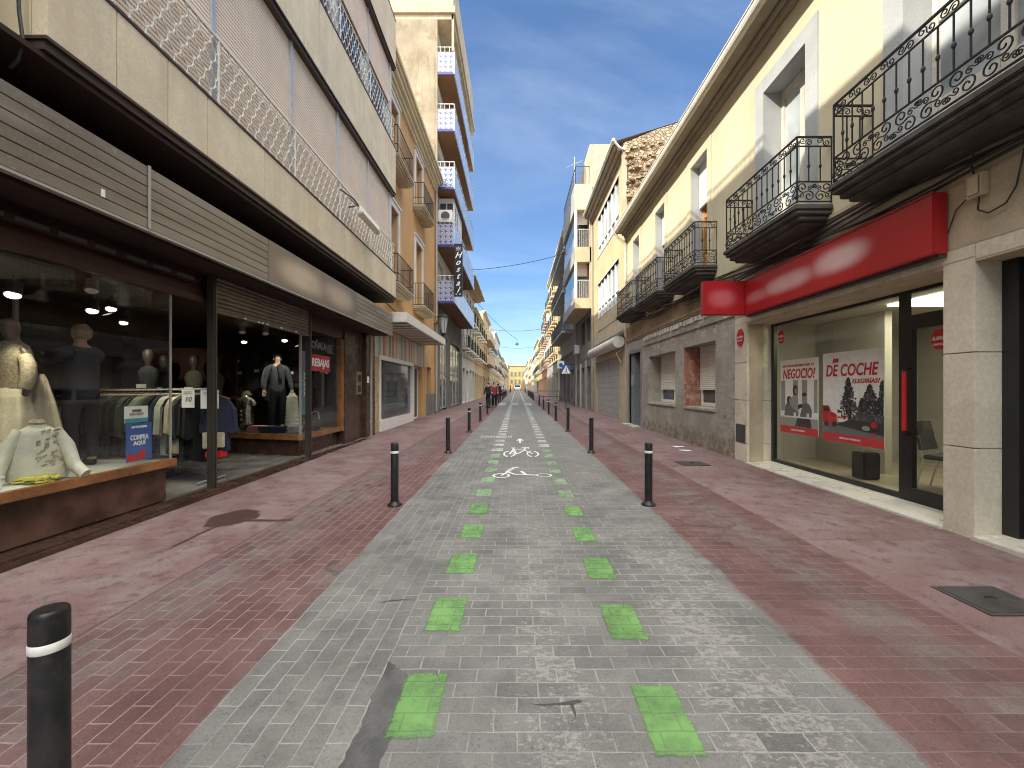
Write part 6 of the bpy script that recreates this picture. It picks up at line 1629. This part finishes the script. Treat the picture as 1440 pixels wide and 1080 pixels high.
pale = weathered('pale_lemon_plaster', (.70,.62,.40), .06, 1.2, .85, .1); M['lemon'] = pale
M['sand'] = weathered('sand_plaster', (.62,.49,.31), .08, 1.2, .85, .1); M['pinkwall'] = weathered('pink_plaster', (.55,.33,.24), .08, 1.2, .85, .1); M['greywall'] = weathered('grey_plaster', (.42,.41,.39), .08, 1.2, .85, .1)
block(1, 4.3, 30.65, 41.5, 14.8, 'grey_balcony_block', 'grey apartment block with stacked slab balconies beyond the closed bay', 'greywall', 4, [5.9,8.9,11.9], 'long', .95, eave=.5, bmat='dkgrey', slabmat='concrete', ground='dark_concrete', ww=1.5)
block(1, 4.1, 41.55, 54, 14.6, 'lemon_building', 'tall pale lemon building with narrow balconies, fourth beyond the peach one', 'lemon', 5, [5.2,8.4,11.5], 'each', .5, eave=.3, ground='concrete', bmat='dkgrey', slabmat='sand')
block(1, 4.25, 54.05, 66, 12.6, 'white_and_pink_building', 'white building with a pinkish ground floor beyond the tall lemon building', 'white_wall', 4, [4.9,8.0,10.4], 'each', .5, ground='pinkwall', wh=1.8, bmat='dkgrey', slabmat='pinkwall')
block(1, 4.3, 66.05, 82, 9.9, 'sand_building', 'lower sand coloured building on the right in the far street', 'sand', 5, [4.8,7.6], 'each', .6, ground='pinkwall', wh=1.8)
block(1, 4.35, 82.05, 104, 11.4, 'yellow_far_building', 'sunlit yellow building on the right with a green awning far down the street', 'lemon', 6, [4.8,8.0], 'each', .6, ground='white_wall')
block(1, 4.5, 104.05, 128, 9.4, 'white_far_building', 'low white building on the right at the far end of the street', 'white_wall', 6, [4.8,7.2], None, ground='sand', wh=1.6)
block(1, 4.6, 128.05, 150, 10.8, 'cream_far_building', 'last cream building on the right before the street ends', 'cream', 5, [4.8,7.8], 'each', .5, ground='white_wall', wh=1.8)
block(-1, -4.4, 33.05, 43, 10.5, 'white_eaved_building', 'white building with dark tall windows and a wide projecting eave beside the guest house', 'white_wall', 4, [4.9,7.7], 'each', .5, eave=1.1, eavemat='sand', ground='white_wall', gl='dark_window', frame='dkgrey', blind=.0)
block(-1, -4.45, 43.05, 54, 9.8, 'cream_building', 'two storey cream building on the left beyond the wide eave', 'cream', 4, [4.8,7.5], 'each', .6, ground='sand', wh=1.9)
block(-1, -4.4, 54.05, 66, 11.6, 'box_balcony_building', 'beige building with boxy solid balconies on the left side of the far street', 'sand', 3, [5.0,8.2], 'box', .95, ground='beige', slabmat='beige', ww=1.6)
block(-1, -4.4, 66.05, 80, 10.2, 'pale_stone_building', 'pale stone building with thin balconies on the left, beyond the boxy balconies', 'white_wall', 5, [4.8,7.6], 'each', .6, ground='cream', wh=1.8)
block(-1, -4.3, 80.05, 102, 12.4, 'white_storeyed_building', 'taller white building on the left with a roof room in the far street', 'white_wall', 6, [4.8,8.2], 'each', .7, ground='sand', roofroom=True)
block(-1, -4.5, 102.05, 126, 9.8, 'peach_far_building', 'peach building on the left at the far end of the street', 'peach', 6, [4.8,7.4], 'each', .5, ground='cream', wh=1.7)
block(-1, -4.6, 126.05, 150, 11.2, 'last_left_building', 'last sandy building on the left before the street ends', 'sand', 5, [4.8,8.0], 'each', .5, ground='white_wall', wh=2)
block(-1, -4.45, 150.05, 188, 10.6, 'grey_far_building', 'greyish building on the left near the end of the street', 'greywall', 7, [6.0,8.4], 'each', .4, ground='sand', wh=1.5)
block(-1, -4.2, 188.05, 227, 12.6, 'ochre_far_building', 'farthest ochre building on the left beside the yellow end building', 'peach', 7, [6.0,9.2], None, ground='cream', wh=2)
block(1, 4.1, 150.05, 188, 11.6, 'beige_far_building', 'beige building on the right near the end of the street', 'sand', 7, [6.0,8.8], 'each', .4, ground='white_wall', wh=1.7)
block(1, 3.7, 188.05, 227, 9.8, 'low_white_building', 'farthest low pale building on the right beside the yellow end building', 'white_wall', 7, [6.0,8.2], None, ground='sand', wh=1.4)
# building closing the view
t = thing('end_building', 'sunlit yellow building closing the view at the far end of the street', 'building', (0, 232, 1.3))
m = MB(); m.box(-9, 5.2, 232, 244, -1, 14.6); m.box(5.25, 16, 230, 244, -1, 13.4); m.build('wall', weathered('far_ochre_plaster', (.42,.35,.17), .12, .6, .85), t)
m = MB()
fw_ = weathered('far_shuttered_window', (.20,.17,.11), .2, 1, .7)
for i in range(6):
    for z in (4.4, 8.6): m = MB(); m.box(-8+2.2*i, -6.9+2.2*i, 231.9, 231.99, z, z+2.4); m.build('window', fw_, t)
m = MB(); m.box(-9.2, 5.22, 231.6, 231.98, 14.4, 14.8); m.build('cornice', M['sand'], t)
m = MB(); m.box(-9, 5.2, 231.86, 231.99, 1.2, 3.6); m.build('lower_wall', M['orange'], t)
bq = thing('tower_block', 'distant pale block rising behind the end of the street', 'building', (10, 270, 0)); m = MB(); m.box(6, 30, 260, 280, 0, 17); m.build('wall', M['greywall'], bq)
for i in range(5):
    for z in (9, 12.5): m = MB(); m.box(7+4*i, 8.5+4*i, 259.9, 259.99, z, z+2); m.build('window', M['dark_window'], bq)
for sd, a, b in ((-1,150.5,200),(1,150.5,168)):
    pass

# ================================================================== overhead wires and lamps
def wire(name, pts, sag, r, label, cat='cable'):
    a, b = Vector(pts[0]), Vector(pts[1]); P = [a.lerp(b, i/14) - Vector((0,0,sag*4*(i/14)*(1-i/14))) for i in range(15)]
    m = MB(); m.tube(P, r, 4); return tag(m.build(name, M['cable'], loc=tuple((a+b)/2)), label, cat)
wire('overhead_cable', [(-4.3,35,11.5),(3.6,31,11.6)], .25, .022, 'thin cable strung high across the street beside the guest house')
wire('overhead_cable', [(-4.3,41,10.4),(0,56,8.2)], .3, .02, 'slack cable falling from the wide eave to the hanging lamp')
wire('overhead_cable', [(-4.3,70,11.5),(4.2,70,11.6)], .3, .035, 'dark cable across the far street near the low buildings')
wire('overhead_cable', [(-4.3,95,11.2),(4.2,95,11.2)], .4, .035, 'faint cable across the farthest part of the street')
t = thing('hanging_lamp', 'small street lamp hanging from the slack cable over the road', 'street lamp', (0, 56, 7.4))
m = MB(); m.tube([(0,56,8.2),(0,56,7.7)], .02, 5); m.lathe(0, 56, [(.08,7.75),(.22,7.6),(.24,7.5)], 12); m.build('lamp_body', M['dkgrey'], t); m = MB(); m.lathe(0, 56, [(.22,7.495),(.12,7.38)], 12); m.build('glass_shade', M['pale_window'], t)
wire('facade_cable', [(-4.38,12.8,4.5),(-4.38,22.4,4.35)], .25, .02, 'slack dark cable along the orange wall above the white canopy')

# ================================================================== signs, barrier
def pole(x, y, h, r, mat, t, nm='pole'): m = MB(); m.tube([(x,y,g(y)),(x,y,h)], r, 8); return m.build(nm, mat, t)
t = thing('crossing_sign', 'triangular pedestrian sign with blue corner on a pole by the right pavement', 'road sign', (3.05, 26, g(26)))
pole(3.05, 26, 3.05, .035, M['dkgrey'], t)
m = MB(); m.box(2.80, 3.30, 25.93, 25.95, 2.45, 3.0); m.build('blue_plate', M['blue'], t)
m = MB(); m.prism([(2.78,25.92,2.46),(3.34,25.92,2.46),(3.06,25.92,2.98)], (0,.008,0)); m.build('triangle', M['white_print'], t)
m = MB()
for q in ([(3.04,2.62),(3.1,2.62),(3.1,2.76),(3.04,2.76)], [(3.0,2.5),(3.03,2.5),(3.08,2.63),(3.05,2.63)], [(3.12,2.5),(3.15,2.5),(3.09,2.63),(3.06,2.63)]): m.face([(x,25.915,z) for x, z in q])
m.face([(3.07+.035*math.cos(a),25.915,2.81+.035*math.sin(a)) for a in [2*PI*i/10 for i in range(10)]]); m.build('walking_symbol', M['ink'], t)
t = thing('square_sign', 'small square white sign with a blue mark fixed above the triangular sign', 'sign', (3.3, 30.4, 3.0))
m = MB(); m.box(2.95, 3.45, 30.38, 30.41, 3.0, 3.55); m.build('plate', M['white_print'], t); m = MB(); m.face([(3.2+.15*math.cos(a),30.375,3.25+.15*math.sin(a)) for a in [2*PI*i/14 for i in range(14)]]); m.build('blue_disc', M['blue'], t); m = MB(); m.tube([(3.44,30.42,3.3),(4.28,30.7,3.3)], .025, 5); m.build('bracket', M['dkgrey'], t)
t = thing('street_barrier', 'low dark tubular barrier between the bollards on the right near the crossing', 'barrier', (2.4, 38, g(38)))
m = MB(); z = g(38)
m.tube([(2.0,38,z),(2.0,38,z+1.0),(3.9,38,z+1.0),(3.9,38,z)], .035, 6); m.tube([(2.0,38,z+.5),(3.9,38,z+.5)], .025, 6); m.build('frame', M['dkgrey'], t)
t = thing('green_awning', 'pale green awning on the right far down the street', 'awning', (4, 86, 3)); m = MB(); m.prism([(4.3,84,4.1),(2.9,84,3.1),(2.9,84,2.9),(4.3,84,3.0)], (0,5,0)); m.build('canvas', plain('pale_green_canvas', (.40,.48,.16), .7), t)
m = MB(); m.tube([(4.3,84.5,3.2),(3.0,84.5,3.1)], .03, 5); m.build('arm', M['alu'], t)
# ================================================================== people in the street, parked vehicles
def bicycle(x, y, rz, label, col):
    t = thing('bicycle', label, 'bicycle', (x, y, g(y))); ca, sa = math.cos(rz), math.sin(rz); z0 = g(y)
    def P(u, v, z): return (x+u*ca-v*sa, y+u*sa+v*ca, z0+z)
    for u in (-.52, .52):
        m = MB(); m.tube([P(u+.33*math.cos(2*PI*i/24), 0, .34+.33*math.sin(2*PI*i/24)) for i in range(24)], .02, 5, closed=True)
        for k in range(8): m.tube([P(u,0,.34), P(u+.32*math.cos(PI*k/4), 0, .34+.32*math.sin(PI*k/4))], .004, 3)
        m.build('wheel', M['black_frame'], t)
    m = MB()
    for a in ([(-.52,.34),(-.12,.34),(-.22,.85)], [(-.12,.34),(.36,.80),(-.2,.78)], [(-.52,.34),(-.2,.78)], [(.52,.34),(.38,.75),(.34,.98)]): m.tube([P(u,0,z) for u, z in a], .018, 6)
    m.build('frame', col, t)
    m = MB(); m.prism([P(-.34,-.07,.90), P(-.1,-.025,.90), P(-.1,.025,.90), P(-.34,.07,.90)], (0,0,.05)); m.build('saddle', M['black_frame'], t)
    m = MB(); m.tube([P(.28,-.28,1.02), P(.35,-.1,1.03), P(.35,.1,1.03), P(.28,.28,1.02)], .014, 6); m.build('handlebar', M['black_frame'], t)
def walker(x, y, h, rz, top, legs, hair, label, arms=None):
    return figure(x, y, g(y), h, rz, dict(skin=M['skin'], top=top, legs=legs, hair=hair, shoes=M['black_frame']), label, 'person', 'person', arms=arms)
dh = plain('dark_brown_hair', (.025,.018,.014), .6)
bicycle(-1.75, 28.0, R(80), 'dark bicycle held upright at the left edge of the road', M['black_frame'])
walker(-1.55, 28.3, 1.72, R(10), plain('red_jacket', (.20,.035,.04), .8), M['trousers'], dh, 'person in a red jacket standing with the bicycle at the left of the road', [((-.24,-.12,1.16),(-.2,-.32,1.03)), ((.24,-.12,1.16),(.22,-.32,1.03))])
walker(-1.98, 28.6, 1.70, R(-30), M['jacket'], M['trousers'], dh, 'person in dark clothes standing just behind the red jacket')
walker(-1.75, 38.5, 1.68, R(180), gm['charcoal'], M['trousers'], dh, 'person in a charcoal coat walking farther off behind the bicycle')
def car(x, y, rz, paint, label, name='parked_car', L=4.2, Wd=1.75, Hh=1.5, van=False):
    t = thing(name, label, 'van' if van else 'car', (x, y, g(y))); ca, sa = math.cos(rz), math.sin(rz); z0 = g(y)
    def P(u, v, z): return (x+u*ca-v*sa, y+u*sa+v*ca, z0+z)
    h = L/2; w2 = Wd/2
    side = [(-h,.35),(-h,.85),(-h*.96,.98),(-h*.86, Hh*.97),(h*.25,Hh),(h*.5,1.0),(h*.95,.85),(h,.6),(h,.35)]
    m = MB(); m.prism([P(u,-w2,z) for u, z in side], Vector(P(0,w2,0))-Vector(P(0,-w2,0))); m.build('body', paint, t, bevel=.07)
    m = MB()
    m.prism([P(-h*.80,-w2-.005,1.0), P(h*.40,-w2-.005,1.0), P(h*.18,-w2-.005,Hh-.1), P(-h*.78,-w2-.005,Hh-.1)], Vector(P(0,w2+.005,0))-Vector(P(0,-w2-.005,0)))
    m.prism([P(-h*.93,-w2*.85,1.02), P(-h*.885,-w2*.8,Hh-.1), P(-h*.885,w2*.8,Hh-.1), P(-h*.93,w2*.85,1.02)], Vector(P(-.06,0,0))-Vector(P(0,0,0)))
    m.prism([P(h*.51,-w2*.85,1.02), P(h*.29,-w2*.8,Hh-.06), P(h*.29,w2*.8,Hh-.06), P(h*.51,w2*.85,1.02)], Vector(P(.06,0,.03))-Vector(P(0,0,0)))
    m.build('window', M['dark_window'], t)
    for u in (-h*.62, h*.62):
        for v in (-w2+.08, w2-.08):
            m = MB(); m.tube([P(u,v-.1,.32), P(u,v+.1,.32)], .32, 16); wq = m.build('wheel', M['black_frame'], t)
    for v in (-w2*.75, w2*.75):
        m = MB(); m.obox(P(-h-.005,v,.8), (.02*ca,.02*sa,0), (-.12*sa,.12*ca,0), (0,0,.09)); m.build('tail_light', M['red'], t)
        m = MB(); m.obox(P(h-.02,v,.72), (.03*ca,.03*sa,0), (-.16*sa,.16*ca,0), (0,0,.08)); m.build('headlight', M['paper'], t)
car(.15, 118, R(90), plain('white_car_paint', (.7,.7,.68), .25), 'white car standing in the middle of the street far ahead', Hh=1.65)
car(-3.0, 62, R(90), plain('dark_car_paint', (.03,.032,.04), .2), 'dark car parked on the left far down the street')
car(-3.0, 74, R(90), plain('grey_car_paint', (.2,.2,.21), .25), 'grey car parked behind the dark car on the left')
for i, (x, a) in enumerate(((-1.35, 1), (1.75, -1))):
    t = thing('railing_curve', ['dark curved handrail at the left of the far crossing', 'dark curved handrail at the right of the far crossing'][i], 'handrail', (x, 90, g(90)))
    z = g(90); m = MB()
    m.tube([(x,88,z),(x,88,z+.9),(x-.1*a,96,z+1.3),(x-.3*a,104,z+1.6),(x-.3*a,104,z)], .09, 6); m.build('rail', M['black_iron'], t)
